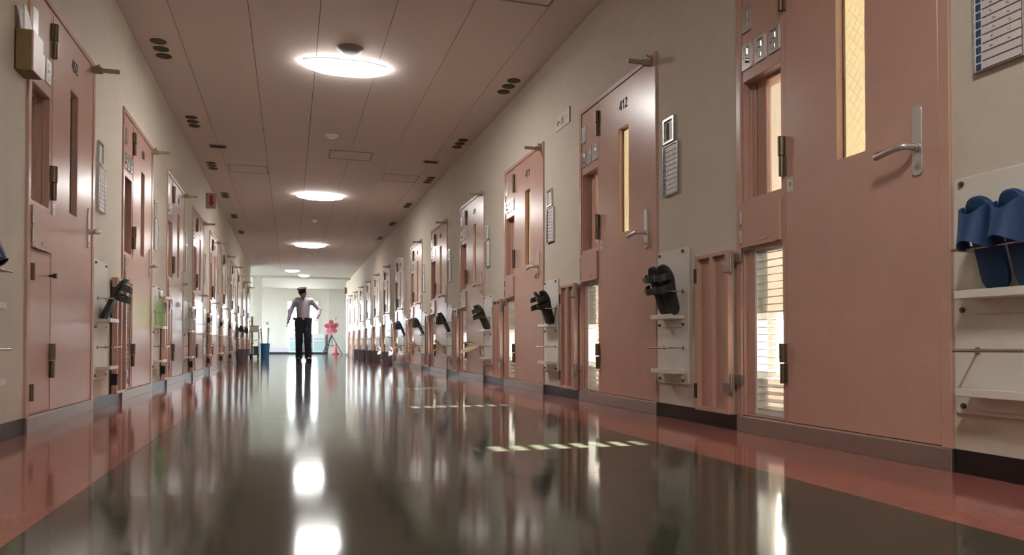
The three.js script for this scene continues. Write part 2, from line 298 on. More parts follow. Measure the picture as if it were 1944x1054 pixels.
function cellDoor(side, k, n, number) {
  const near = (side === 'R' ? k : k + 1) < 4;
  const o = new THREE.Group(); o.name = 'door_' + n; scene.add(o); onWall(o, side, k);
  o.userData = { kind: 'structure', label: `salmon steel cell door numbered ${number}, ${ORD[k]} along the ${sideName[side]} wall` };
  // frame: jambs, head and the post between panel and leaf
  meshG('door_frame', G('frame', () => [bx(0, 0.036, 0.073, 2.129, -0.09, FZ, 0.003), bx(1.1525, E_, 0.073, 2.129, -0.09, FZ, 0.003), bx(0.036, 1.1525, 2.097, 2.129, -0.09, FZ, 0.003), bx(0.346, 0.3615, 0.073, 2.097, -0.09, 0.004), bx(0.036, 1.1525, 0.06, 0.076, -WT, 0.004), bx(1.134, 1.154, 0.076, 2.098, -0.07, -0.0375), bx(0.36, 0.38, 0.076, 2.098, -0.07, -0.0375), bx(0.38, 1.134, 2.08, 2.098, -0.07, -0.0375), bx(0.38, 1.134, 0.076, 0.095, -0.07, -0.0375)]), M.paint, o);
  const kp = meshG('kick_plate', G('kick', () => bx(0, E_, 0, 0.0725, -WT, FZ + 0.004, 0.002)), M.steel, o); if (k === 0) kp.userData.label = 'dull stainless steel kick plate under the frame';
  // leaf
  const leaf = meshG('door_leaf', G('leaf', () => plate(0.3655, 1.1475, 0.0785, 2.0935, [[0.675, 0.823, 1.13, 1.806]], -0.036, 0.007, 0.002)), M.paint, o);
  meshG('view_pane', G('viewpane', () => bx(0.675, 0.823, 1.13, 1.806, -0.0335, -0.032)), side === 'R' ? M.wired : M.clear, leaf);
  meshG('pane_bead', G('bead', () => [bx(0.675, 0.682, 1.13, 1.806, -0.031, -0.022), bx(0.816, 0.823, 1.13, 1.806, -0.031, -0.022), bx(0.682, 0.816, 1.13, 1.137, -0.031, -0.022), bx(0.682, 0.816, 1.799, 1.806, -0.031, -0.022)]), M.bronze, leaf);
  if (side === 'R' && k < 3) meshG('wire_mesh', G('wire', () => {
    const l = [], x0 = 0.682, x1 = 0.816, y0 = 1.137, y1 = 1.799, st = 0.05;
    for (const s of [1, -1]) for (let c = -0.3; c < 1.1; c += st) { // lines y = y0 + c + s*1.2*(x-x0)
      let pa = null, pb = null; for (let i = 0; i <= 40; i++) { const x = x0 + (x1 - x0) * i / 40, y = y0 + c + s * 1.2 * (x - x0); if (y > y0 && y < y1) { if (!pa) pa = V(x, y, -0.0312); pb = V(x, y, -0.0312); } }
      if (pa && pb && pa.distanceTo(pb) > 0.01) l.push(rod(pa, pb, 0.0004, 0.0004, 4));
    } return l;
  }), M.wire, leaf);
  const tg = G('num' + number, () => { const t = new TextGeometry(String(number), { font, size: 0.058, depth: 0.0015, curveSegments: 5, bevelEnabled: false }); t.computeBoundingBox(); const b = t.boundingBox; t.translate(-(b.min.x + b.max.x) / 2, 0, 0); t.scale(0.92, 1.12, 1); return t.translate(0.75, 1.922, 0.0065); });
  meshG('number', tg, M.number, leaf).userData.label = `black numerals ${number}`;
  meshG('handle_plate', G('hplate', () => ex(roundedRect(0.04, 0.235, 0.0195), 0.007).translate(1.066, 1.103, 0.007)), M.handle, leaf);
  meshG('lever_handle', G('lever', () => leverShape().map((g) => g.translate(1.066, 1.08, 0.012))), M.handle, leaf);
  meshG('lever_tip', G('ltip', () => [disc(0.0045, 0.003, 0, 0, 0, 12).rotateZ(Math.PI / 2).translate(0.9385, 1.07, 0.072), bx(0.95, 1.03, 1.0795, 1.0835, 0.0825, 0.0835)]), redTip, leaf);
  meshG('keyhole', G('keyhole', () => [disc(0.009, 0.004, 0, 0, 0, 16).rotateX(Math.PI / 2).translate(1.066, 1.012, 0.015)]), M.steel, leaf);
  if (k < 2) meshG('label_sticker', G('sticker', () => new THREE.PlaneGeometry(0.042, 0.062).translate(0.393, 1.095, 0.0085), true), stickerMat, leaf);
  // side panel with window opening, hatch and the ventilation opening
  const panel = meshG('side_panel', G('panel', () => plate(0.0375, 0.345, 0.0785, 2.0935, [[0.05, 0.327, 1.09, 1.645], [0.05, 0.333, 0.088, 0.85]], -0.03, 0.004, 0.002)), M.paint, o);
  meshG('window_lining', G('lining', () => [bx(0.04, 0.05, 1.08, 1.655, -0.15, -0.0305), bx(0.327, 0.337, 1.08, 1.655, -0.15, -0.0305), bx(0.05, 0.327, 1.08, 1.09, -0.15, -0.0305), bx(0.05, 0.327, 1.645, 1.655, -0.15, -0.0305)]), M.paint, panel);
  meshG('window_sash', G('sash', () => [bx(0.05, 0.074, 1.09, 1.645, -0.075, -0.045, 0.002), bx(0.082, 0.15, 1.09, 1.645, -0.075, -0.05, 0.003), bx(0.072, 0.084, 1.09, 1.645, -0.08, -0.07), bx(0.15, 0.327, 1.09, 1.105, -0.075, -0.055), bx(0.15, 0.327, 1.63, 1.645, -0.075, -0.055), bx(0.31, 0.327, 1.09, 1.645, -0.075, -0.055)]), M.paint, panel);
  meshG('sash_rail', G('rail', () => bx(0.074, 0.082, 1.09, 1.645, -0.066, -0.054)), M.bronze, panel);
  meshG('window_pane', G('pane', () => [bx(0.15, 0.31, 1.1, 1.635, -0.066, -0.0645)]), M.clear, panel);
  meshG('switch_plate', G('sw0', () => [switchShape(0.072, 0.118).translate(0.083, 1.935, 0.004), bx(0.072, 0.094, 1.94, 1.965, 0.009, 0.011)]), M.steelBright, panel);
  for (let i = 0; i < 3; i++) {
    meshG('switch_plate', G('sw' + (i + 1), () => { const x = 0.084 + i * 0.101; return [switchShape(0.074, 0.115).translate(x, 1.757 + 0.002 * i, 0.004), i ? bx(x - 0.012, x + 0.012, 1.765, 1.79, 0.009, 0.014, 0.001) : rod(V(x, 1.74, 0.008), V(x, 1.74, 0.020), 0.011), i ? bx(x - 0.010, x + 0.010, 1.72, 1.74, 0.009, 0.012, 0.001) : bx(x - 0.006, x + 0.006, 1.765, 1.80, 0.009, 0.016, 0.002)]; }), M.steelBright, panel);
    if (near) meshG('switch_mark', G('swm' + i, () => { const x = 0.084 + i * 0.101; return [bx(x - 0.02, x + 0.02, 1.797, 1.803, 0.0095, 0.0106), bx(x - 0.024, x - 0.018, 1.75, 1.758, 0.0095, 0.0106)]; }), M.ink, panel);
  }
  const hatch = meshG('hatch', G('hatch', () => [plate(0.047, 0.332, 0.866, 1.06, [], 0.004, 0.018, 0.002), bx(0.06, 0.30, 0.862, 0.868, 0.010, 0.026)]), M.paint, o);
  for (const y of [0.885, 0.975]) meshG('hatch_hinge', G('hh' + y, () => [rod(V(0.046, y, 0.018), V(0.046, y + 0.062, 0.018), 0.006, 0.006, 10), bx(0.046, 0.06, y, y + 0.062, 0.014, 0.0195)]), M.steelBright, hatch);
  meshG('hatch_label', G('hlabel', () => ex(roundedRect(0.075, 0.022, 0.01), 0.003).translate(0.215, 0.893, 0.018)), side === 'R' ? std2(M.paint) : std2(M.paint), hatch);
  // louvre
  meshG('louvre_frame', G('lframe', () => [bx(0.05, 0.118, 0.09, 0.85, -0.03, -0.008, 0.002), bx(0.3335, 0.3345, 0.09, 0.85, -0.03, -0.012)]), M.paint, o);
  meshG('louvre_trim', G('ltrim', () => [bx(0.118, 0.132, 0.09, 0.85, -0.064, -0.006, 0.001), bx(0.329, 0.3335, 0.09, 0.85, -0.064, -0.008), bx(0.132, 0.329, 0.09, 0.113, -0.064, -0.008), bx(0.132, 0.329, 0.839, 0.85, -0.064, -0.008)]), M.slat, o);
  if (side === 'R') meshG('louvre_screen', G('lscreen', () => bx(0.133, 0.3285, 0.114, 0.838, -0.0675, -0.0665)), M.screen, o);
  const one = (i) => new THREE.BoxGeometry(0.199, 0.003, 0.055).rotateX(0.14).translate(0.2305, 0.122 + i * 0.0336, -0.036);
  if (near) { const sg = G('slat', () => new THREE.BoxGeometry(0.199, 0.003, 0.055).rotateX(0.14)); for (let i = 0; i < 22; i++) meshG('slat', sg, M.slat, o).position.set(0.2305, 0.122 + i * 0.0336, -0.036); }
  else { const s = meshG('slats', G('slats', () => Array.from({ length: 22 }, (_, i) => one(i))), M.slat, o); s.userData.kind = 'stuff'; }
  // hinges of the leaf
  for (const y of [1.857, 1.137, 0.242]) meshG('hinge', G('hinge' + y, () => hingeShape(0.172).map((g) => g.translate(0.352, y, 0.006))), M.bronze, o);
  // call indicator sticking out of the head of the door
  const ind = meshG('call_indicator', G('ind', () => [bx(1.118, 1.146, 2.06, 2.095, 0.005, 0.065, 0.003), bx(1.124, 1.140, 2.066, 2.090, 0.06, 0.158, 0.002), rod(V(1.15, 2.10, 0.01), V(1.15, 2.115, 0.045), 0.006)]), M.indicator, o);
  if (k === 0 || k === 1) ind.userData.label = 'small metal flag sticking out at the top corner';
  // ventilation flap
  const flapClosed = side === 'L' && k === 0;
  if (flapClosed) {
    const f = meshG('vent_flap', G('flapclosed', () => plate(0.044, 0.338, 0.086, 0.85, [], -0.006, 0.009, 0.002)), M.paint, o); f.userData.label = 'closed ventilation flap with a black knob';
    for (const y of [0.145, 0.71]) meshG('flap_hinge', G('fh' + y, () => [bx(0.050, 0.086, y, y + 0.08, 0.008, 0.016, 0.002), rod(V(0.068, y, 0.016), V(0.068, y + 0.08, 0.016), 0.007)]), M.bronze, f);
    meshG('knob', G('fknob', () => [rod(V(0.322, 0.752, 0.008), V(0.322, 0.752, 0.03), 0.006), disc(0.012, 0.018, 0, 0, 0, 16).rotateX(Math.PI / 2).translate(0.322, 0.752, 0.036)]), M.black, f);
  } else {
    const z = 0.012;     // swung open against the wall
    const f = meshG('vent_flap', G('flap', () => [bx(-0.327, -0.022, 0.074, 0.864, z, z + 0.010), bx(-0.327, -0.3, 0.074, 0.864, z + 0.008, z + 0.034, 0.002), bx(-0.05, -0.022, 0.074, 0.864, z + 0.008, z + 0.034, 0.002), bx(-0.3, -0.05, 0.074, 0.094, z + 0.008, z + 0.032, 0.002), bx(-0.3, -0.05, 0.844, 0.864, z + 0.008, z + 0.032, 0.002)]), M.paint, o);
    if (k < 2) f.userData.label = 'ventilation flap swung open against the wall, ribbed inside';
    meshG('rib', G('rib', () => bx(-0.19, -0.165, 0.094, 0.844, z + 0.008, z + 0.032, 0.002)), M.paint, f);
    for (const y of [0.135, 0.725]) meshG('latch', G('latch' + y, () => [bx(-0.333, -0.322, y, y + 0.075, z, z + 0.036, 0.001), bx(-0.315, -0.308, y, y + 0.075, z + 0.03, z + 0.037, 0.001)]), M.black, f);
    for (const y of [0.19, 0.77]) meshG('flap_hinge', G('fh2' + y, () => [bx(-0.062, -0.006, y - 0.012, y + 0.036, z + 0.032, z + 0.040, 0.001), bx(-0.006, 0.05, y + 0.03, y + 0.078, FZ, FZ + 0.010, 0.001), rod(V(-0.004, y - 0.012, z + 0.03), V(-0.004, y + 0.078, z + 0.03), 0.007, 0.007, 10)]), M.steel, f);
  }
  return o;
}
const std2 = (m) => m;
M.plasticDoor = M.paint;
M.indicator = std(lin(0.34, 0.29, 0.2), 0.4, { metalness: 0.3 });

// ---------- name boards, shoe racks ----------
const smudge = (seedText) => canvasTex(256, 48, (c) => {
  c.fillStyle = '#d9d2cf'; c.fillRect(0, 0, 256, 48); c.fillStyle = '#2c2422'; c.fillRect(0, 44, 256, 4);
  c.fillStyle = '#463a36'; for (const x of [60 + rr(-14, 14), 170 + rr(-14, 14)]) for (let i = 0; i < 9; i++) c.fillRect(x + rr(0, 18), 14 + rr(0, 16), rr(2, 7), rr(2, 5));
});
const cardMats = Array.from({ length: 5 }, (_, i) => std(0xffffff, 0.5, { map: smudge(i) }));
const blankCard = std(0xffffff, 0.5, { map: canvasTex(64, 48, (c) => { c.fillStyle = '#d3cdcf'; c.fillRect(0, 0, 64, 48); c.fillStyle = '#2c2422'; c.fillRect(0, 44, 64, 4); }) });
function nameBoards(side, k) {
  const where = `beside the ${ORD[k]} door on the ${sideName[side]} wall`, det = (side === 'R' ? k : k + 1) < 3;
  const b = thing('name_board', `white board of name strips ${where}`, 'name board', 'name boards beside the cell doors'); onWall(b, side, k);
  meshG('backing', G('nb_back', () => [bx(1.287, 1.449, 1.254, 1.53, 0, 0.009, 0.002)]), M.card, b);
  meshG('rim', G('nb_rim', () => [bx(1.284, 1.289, 1.25, 1.534, 0, 0.016, 0.001), bx(1.447, 1.452, 1.25, 1.534, 0, 0.016, 0.001), bx(1.289, 1.447, 1.25, 1.254, 0, 0.016, 0.001), bx(1.289, 1.447, 1.53, 1.534, 0, 0.016, 0.001)]), M.steelBright, b);
  const cg = G('nb_card', () => new RoundedBoxGeometry(0.128, 0.0245, 0.003, 1, 0.0008), true), tb = G('nb_tab', () => [bx(-0.0085, 0.0085, -0.010, 0.010, 0, 0.003, 0.0008)]);
  if (det) for (let i = 0; i < 10; i++) {
    const y = 1.2685 + i * 0.0266, c = meshG('name_card', cg, i < 2 ? blankCard : cardMats[(i * 3 + k) % 5], b); c.position.set(1.3805, y, 0.0105);
    meshG('tab', tb, M.tabBlue, b).position.set(1.302, y, 0.009);
  } else {
    const c = meshG('name_cards', G('nb_cards', () => Array.from({ length: 10 }, (_, i) => bx(1.318, 1.445, 1.257 + i * 0.0266, 1.281 + i * 0.0266, 0.009, 0.012))), M.card, b);
    const t = meshG('tabs', G('nb_tabs', () => Array.from({ length: 10 }, (_, i) => bx(1.293, 1.311, 1.259 + i * 0.0266, 1.279 + i * 0.0266, 0.009, 0.012))), M.tabBlue, b);
    c.userData.kind = t.userData.kind = 'stuff';
  }
  const h = thing('card_holder', `small framed card holder above the name board ${where}`, 'card holder', 'card holders above the name boards'); onWall(h, side, k);
  meshG('rim', G('ch_rim', () => plate(1.284, 1.408, 1.546, 1.69, [[1.298, 1.394, 1.56, 1.676]], 0, 0.014, 0.002)), M.steelBright, h);
  meshG('card', G('ch_card', () => bx(1.296, 1.396, 1.558, 1.678, 0, 0.004)), M.card, h);
  if (side === 'R' && k === 1) meshG('black_strip', G('ch_strip', () => bx(1.315, 1.34, 1.57, 1.665, 0.004, 0.006)), M.blackMatte, h).userData.label = 'black strip across the card';
}
function shoeRack(side, k, what) {
  const o = thing('shoe_rack', `white ${what ? '' : 'empty '}wall rack by the ${k < 0 ? 'left edge of the picture' : ORD[k] + ' door on the ' + sideName[side] + ' wall'}${what ? ', ' + what : ''}`, 'shoe rack', 'shoe racks between the cell doors'); onWall(o, side, k);
  meshG('board', G('sr_board', () => ex(roundedRect(0.346, 0.742, 0.012), 0.010, 0.0015).translate(1.381, 0.564, 0)), M.plastic, o);
  for (const y of [0.549, 0.25]) meshG('shelf', G('sr_shelf' + y, () => [bx(1.274, 1.514, y, y + 0.02, 0.008, 0.088, 0.003), bx(1.274, 1.514, y + 0.016, y + 0.026, 0.080, 0.088, 0.002), bx(1.282, 1.50, y - 0.045, y + 0.004, 0.008, 0.016, 0.003)]), M.plastic, o);
  for (const y of [0.698, 0.391]) meshG('rail', G('sr_rail' + y, () => [rod(V(1.284, y, 0.103), V(1.515, y, 0.103), 0.0052, 0.0052, 10), rod(V(1.502, y, 0.008), V(1.502, y, 0.103), 0.0042, 0.0042, 8), rod(V(1.290, y, 0.008), V(1.290, y, 0.103), 0.0042, 0.0042, 8), disc(0.011, 0.004, 0, 0, 0, 14).rotateX(Math.PI / 2).translate(1.502, y, 0.012), disc(0.011, 0.004, 0, 0, 0, 14).rotateX(Math.PI / 2).translate(1.290, y, 0.012)]), M.steelBright, o);
  const bg = G('sr_bolt', () => [disc(0.009, 0.006, 0, 0, 0, 10).rotateX(Math.PI / 2).translate(0, 0, 0.003), disc(0.006, 0.008, 0, 0, 0, 6).rotateX(Math.PI / 2).translate(0, 0, 0.007)]);
  for (const [x, y] of [[1.237, 0.918], [1.502, 0.918], [1.237, 0.519], [1.502, 0.519], [1.237, 0.216], [1.502, 0.216]]) meshG('bolt', bg, M.bronze, o).position.set(x, y, 0.009);
  return o;
}

// ---------- footwear ----------
function soleShape() {
  const s = new THREE.Shape();
  s.moveTo(0, 0); s.bezierCurveTo(0.03, -0.001, 0.038, 0.02, 0.038, 0.05); s.bezierCurveTo(0.038, 0.10, 0.036, 0.12, 0.044, 0.17); s.bezierCurveTo(0.052, 0.215, 0.044, 0.272, 0.006, 0.278);
  s.bezierCurveTo(-0.034, 0.28, -0.045, 0.22, -0.043, 0.18); s.bezierCurveTo(-0.04, 0.13, -0.036, 0.10, -0.037, 0.05); s.bezierCurveTo(-0.037, 0.015, -0.028, 0, 0, 0);
  return s;
}
function bendToe(g) { const p = g.attributes.position; for (let i = 0; i < p.count; i++) { const y = p.getY(i), t = Math.max(0, y - 0.17); p.setZ(i, p.getZ(i) + 1.1 * t * t + 0.6 * Math.max(0, 0.06 - y) ** 2); } g.computeVertexNormals(); return g; }
function strapShell(y0, y1, w0, w1, h0, h1, th, slope = 0, slopeTop = slope) {     // an arched band of rubber with thickness
  const nu = 26, nv = 8, pos = [], idx = [];
  const ring = (inner) => { for (let j = 0; j <= nv; j++) for (let i = 0; i <= nu; i++) { const t = j / nv, a = Math.PI * i / nu, w = w0 + (w1 - w0) * t - (inner ? th : 0), h = h0 + (h1 - h0) * t - (inner ? th : 0), s = Math.max(0, Math.sin(a)), x = w * Math.cos(a); pos.push(x, y0 + (y1 - y0) * t + s * s * (slope * (1 - t) - slopeTop * t), 0.008 + h * Math.pow(s, 0.8)); } };
  ring(false); ring(true);
  const N = (nu + 1) * (nv + 1), at = (j, i, q) => q * N + j * (nu + 1) + i;
  for (let j = 0; j < nv; j++) for (let i = 0; i < nu; i++) { idx.push(at(j, i, 0), at(j + 1, i, 0), at(j, i + 1, 0), at(j + 1, i, 0), at(j + 1, i + 1, 0), at(j, i + 1, 0), at(j, i, 1), at(j, i + 1, 1), at(j + 1, i, 1), at(j + 1, i, 1), at(j, i + 1, 1), at(j + 1, i + 1, 1)); }
  for (let i = 0; i < nu; i++) { idx.push(at(0, i, 0), at(0, i + 1, 0), at(0, i, 1), at(0, i + 1, 0), at(0, i + 1, 1), at(0, i, 1)); idx.push(at(nv, i, 0), at(nv, i, 1), at(nv, i + 1, 0), at(nv, i + 1, 0), at(nv, i, 1), at(nv, i + 1, 1)); }
  const g = new THREE.BufferGeometry(); g.setAttribute('position', new THREE.Float32BufferAttribute(pos, 3)); g.setIndex(idx); g.computeVertexNormals();
  g.setAttribute('uv', new THREE.Float32BufferAttribute(new Float32Array(pos.length / 3 * 2), 2));
  return toCreasedNormals(g.toNonIndexed(), 1.1);
}
const solid = () => bendToe(new THREE.ExtrudeGeometry(soleShape(), { depth: 0.014, bevelEnabled: true, bevelSize: 0.005, bevelThickness: 0.005, bevelSegments: 4, curveSegments: 26, steps: 1 }).translate(0, 0.005, -0.019));
function slipper(name, label, category, group, kind, m) {
  const o = thing(name, label, category, group);
  meshG('sole', G('sole', () => toCreasedNormals(clean(solid()), 1.2)), m, o);
  if (kind === 'slide') meshG('strap', G('slidestrap', () => strapShell(0.132, 0.262, 0.052, 0.042, 0.086, 0.046, 0.007, 0.042, 0.018)), m, o);
  else {
    meshG('strap', G('strapA', () => strapShell(0.142, 0.188, 0.050, 0.050, 0.074, 0.066, 0.0045, 0.006)), m, o); meshG('strap', G('strapB', () => strapShell(0.208, 0.248, 0.050, 0.045, 0.058, 0.046, 0.0045, 0.004)), m, o);
    for (const [i, y, h, x] of [[0, 0.165, 0.045, -0.046], [1, 0.228, 0.035, -0.045]]) meshG('buckle', G('buckle' + i, () => plate(-0.011, 0.011, -0.013, 0.013, [[-0.007, 0.007, -0.008, 0.008]], 0, 0.003, 0.0005).rotateY(-1.1).translate(x - 0.004, y, h)), M.steelBright, o);
  }
  return o;
}
// places a slipper into a rack: heel on the upper shelf, leaning out on the rail
function inRack(o, side, k, u, lean, roll = 0, z = 0.034, y = 0.571) {
  const h = new THREE.Object3D(); onWall(h, side, k); h.updateMatrix();
  const m = new THREE.Matrix4().makeTranslation(u, y, z).multiply(new THREE.Matrix4().makeRotationFromEuler(new THREE.Euler(lean, roll, 0, 'YXZ')));
  h.matrix.clone().multiply(m).decompose(o.position, o.quaternion, o.scale);
  return o;
}

// ---------- build the repeating wall furniture ----------
let doorNo = 0;
for (let k = 0; k < NR; k++) cellDoor('R', k, ++doorNo, 413 - k);
for (let k = 0; k < NL; k++) cellDoor('L', k, ++doorNo, 452 - k);
for (let k = 0; k < NR - 1; k++) nameBoards('R', k);
for (let k = 0; k < NL; k++) nameBoards('L', k);
const inside = { R: ['holding two blue slippers', 'holding black sandals', 'holding black sandals and no cloth', 'with olive sandals and rag', 'with black slippers and rag', 'with olive slippers and rag', 'with navy slippers and rag'], L: ['holding grey sandals', 'holding a green spray bottle', 'holding a clear bottle'] };
inside.R[2] = 'with splayed black sandals';
for (let k = 0; k < NR; k++) shoeRack('R', k, inside.R[k]);
shoeRack('L', -1, 'holding dark slippers');
for (let k = 0; k < NL; k++) shoeRack('L', k, inside.L[k]);

const pair = (side, k, kind, m, u1, u2, lean, word, rolls = [0, 0], cat = 'slipper') => {
  const rk = k < 0 ? 'left-edge rack' : `${ORD[k]} rack on the ${sideName[side]} wall`;
  const nearIs = side === 'R' ? 'nearer' : 'farther', farIs = side === 'R' ? 'farther' : 'nearer';
  [[u1, farIs], [u2, nearIs]].forEach(([u, w], i) => inRack(slipper(cat, `${w} ${word} in the ${rk}`, cat, 'footwear in the shoe racks', kind, m), side, k, u, lean + (i ? 0 : 0.03), rolls[i]));
};
pair('R', 0, 'slide', M.rubberBlue, 1.372, 1.478, 0.25, 'blue rubber slide slipper', [0.05, -0.03]);
pair('R', 1, 'double', M.rubberDark, 1.345, 1.43, 0.34, 'dark grey two-strap sandal', [0.3, 0.4], 'sandal');
pair('R', 2, 'double', M.rubberBlack, 1.34, 1.43, 0.32, 'black two-strap sandal', [-0.15, 0.4], 'sandal');
pair('R', 3, 'double', M.rubberOlive, 1.36, 1.44, 0.42, 'dark olive two-strap sandal', [0.15, 0.2], 'sandal');
pair('R', 4, 'slide', M.rubberBlack, 1.36, 1.44, 0.42, 'black slide slipper', [-0.1, 0]);
pair('R', 5, 'slide', M.rubberOlive, 1.36, 1.44, 0.42, 'dark olive slide slipper', [0, 0]);
pair('R', 6, 'slide', M.rubberNavy, 1.36, 1.44, 0.36, 'navy slide slipper', [0, 0]);
pair('L', -1, 'slide', M.rubberNavy, 1.262, 1.342, 0.10, 'navy slide slipper', [0, 0]);
pair('L', 0, 'double', M.rubberDark, 1.36, 1.43, 0.42, 'dark grey two-strap sandal leaning far out', [0, 0.1], 'sandal');
pair('L', 6, 'slide', M.rubberBlack, 1.36, 1.44, 0.36, 'black slide slipper', [0, 0]);
pair('L', 7, 'slide', M.rubberBlack, 1.36, 1.44, 0.36, 'black slide slipper', [0, 0]);

// rags over the lower rails
function rag(side, k, flare, label) {
  const nu = 26, nv = 34, pos = [], idx = [], s0 = k * 1.7;
  // control rows from the hanging back edge over the rail and out to the flaring front corner: [left u, right u, y, z]
  const rows = [[1.345, 1.45, 0.290, 0.080, 0.292, 0.082], [1.345, 1.45, 0.35, 0.088, 0.35, 0.09], [1.35, 1.445, 0.398, 0.095, 0.398, 0.095], [1.35, 1.44, 0.403, 0.112, 0.400, 0.112], [1.345, 1.415, 0.425, 0.14, 0.365, 0.148], [1.335, 1.385, 0.458, 0.125 + 0.07 * flare, 0.335, 0.125 + 0.10 * flare], [1.325, 1.355, 0.452, 0.125 + 0.14 * flare, 0.318, 0.125 + 0.19 * flare]].map((r) => [V(r[0], r[2], r[3]), V(r[1], r[4], r[5])]);
  const cl = new THREE.CatmullRomCurve3(rows.map((r) => r[0])), cr = new THREE.CatmullRomCurve3(rows.map((r) => r[1]));
  for (const q of [0, 1]) for (let j = 0; j <= nv; j++) { const t = j / nv, A = cl.getPoint(t), B = cr.getPoint(t); for (let i = 0; i <= nu; i++) {
    const a = i / nu, p = A.clone().lerp(B, a), d = Math.abs(t - 0.42), amp = 0.011 * Math.min(1, d * 3), w = Math.max(0, t - 0.52);
    const f = Math.sin(a * 12 + s0 + t * 3) + 0.6 * Math.sin(a * 27 + s0 * 2 - t * 6);
    const pinch = Math.exp(-(((a - 0.52) / 0.16) ** 2));
    p.x += amp * f * 0.7 + 0.03 * w * pinch; p.z += amp * f - 0.22 * flare * w * pinch; p.y += amp * 0.5 * f + 0.05 * w * Math.sin(a * 5 + s0);
    pos.push(p.x, p.y + q * 0.002, p.z + q * 0.002);
  } }
  const N = (nu + 1) * (nv + 1), at = (j, i, q) => q * N + j * (nu + 1) + i;
  for (let j = 0; j < nv; j++) for (let i = 0; i < nu; i++) for (const q of [0, 1]) { const A = at(j, i, q), B = at(j + 1, i, q), C = at(j, i + 1, q), D = at(j + 1, i + 1, q); q ? idx.push(A, C, B, B, C, D) : idx.push(A, B, C, B, D, C); }
  const edge = (A, B, a, b) => idx.push(A, B, a, B, b, a);
  for (let i = 0; i < nu; i++) { edge(at(0, i, 0), at(0, i + 1, 0), at(0, i, 1), at(0, i + 1, 1)); edge(at(nv, i + 1, 0), at(nv, i, 0), at(nv, i + 1, 1), at(nv, i, 1)); }
  for (let j = 0; j < nv; j++) { edge(at(j + 1, 0, 0), at(j, 0, 0), at(j + 1, 0, 1), at(j, 0, 1)); edge(at(j, nu, 0), at(j + 1, nu, 0), at(j, nu, 1), at(j + 1, nu, 1)); }
  const g = new THREE.BufferGeometry(); g.setAttribute('position', new THREE.Float32BufferAttribute(pos, 3)); g.setIndex(idx); g.computeVertexNormals(); g.setAttribute('uv', new THREE.Float32BufferAttribute(new Float32Array(pos.length / 3 * 2), 2));
  const o = mesh('rag', g, M.cloth); tag(o, label, 'rag', 'rags on the rack rails'); onWall(o, side, k);
}
rag('R', 3, 1, 'beige rag flaring far out from the rail of the fourth rack on the right');
rag('R', 4, 0.6, 'beige rag over the lower rail of the fifth rack on the right');
rag('R', 5, 0.8, 'beige rag over the lower rail of the sixth rack on the right');
rag('R', 6, 0.5, 'beige rag over the lower rail of the seventh rack on the right');
rag('L', 8, 0.6, 'beige rag over the lower rail near the end of the left wall');

function sprayBottle(k, m, label) {
  const o = thing('bottle', label, 'bottle'); onWall(o, 'L', k); const b = new THREE.Group();
  const c = (name, g, mm) => { const q = mesh(name, g, mm, o); q.scale.set(1.18, 1.36, 1.18); q.position.set(1.36, 0.5755, 0.054); return q; };
  c('body', lathe([[0.001, 0], [0.034, 0], [0.038, 0.006], [0.037, 0.09], [0.030, 0.13], [0.018, 0.165], [0.014, 0.18], [0.014, 0.195], [0.001, 0.195]]), m);
  c('cap', lathe([[0.001, 0.19], [0.017, 0.19], [0.017, 0.222], [0.010, 0.232], [0.001, 0.232]]), M.white);
}
sprayBottle(1, M.liquid, 'green tinted plastic bottle on the second rack along the left wall');
sprayBottle(2, M.clearPlastic, 'clear plastic bottle on the third rack along the left wall');

// wooden box on the wall at the left edge
{
  const o = thing('wall_box', 'open brown wall box with a pale board in it, left of the first left door', 'wall box'); onWall(o, 'L', 0);
  o.position.y = 0;
  const x0 = -0.165, x1 = -0.03;
  mesh('front', bx(x0, x1, 1.62, 1.80, 0.066, 0.074, 0.002), std(lin(0.55, 0.42, 0.36), 0.35), o);
  mesh('side', bx(x0, x0 + 0.008, 1.62, 1.80, 0, 0.066, 0.001), M.wood, o); mesh('side', bx(x1 - 0.008, x1, 1.62, 1.80, 0, 0.066, 0.001), M.wood, o);
  mesh('bottom', bx(x0 + 0.008, x1 - 0.008, 1.62, 1.628, 0, 0.066), M.wood, o);
  mesh('back', bx(x0, x1, 1.62, 1.90, 0, 0.006, 0.001), M.wood, o);
  const s = new THREE.Shape(); s.moveTo(x0 + 0.01, 1.64); s.lineTo(x1 - 0.02, 1.64); s.lineTo(x1 - 0.02, 1.80); s.bezierCurveTo(x1 - 0.03, 1.87, x0 + 0.05, 1.915, x0 + 0.01, 1.912); s.closePath();
  mesh('board', ex(s, 0.006).translate(0, 0, 0.03), M.white, o);
}

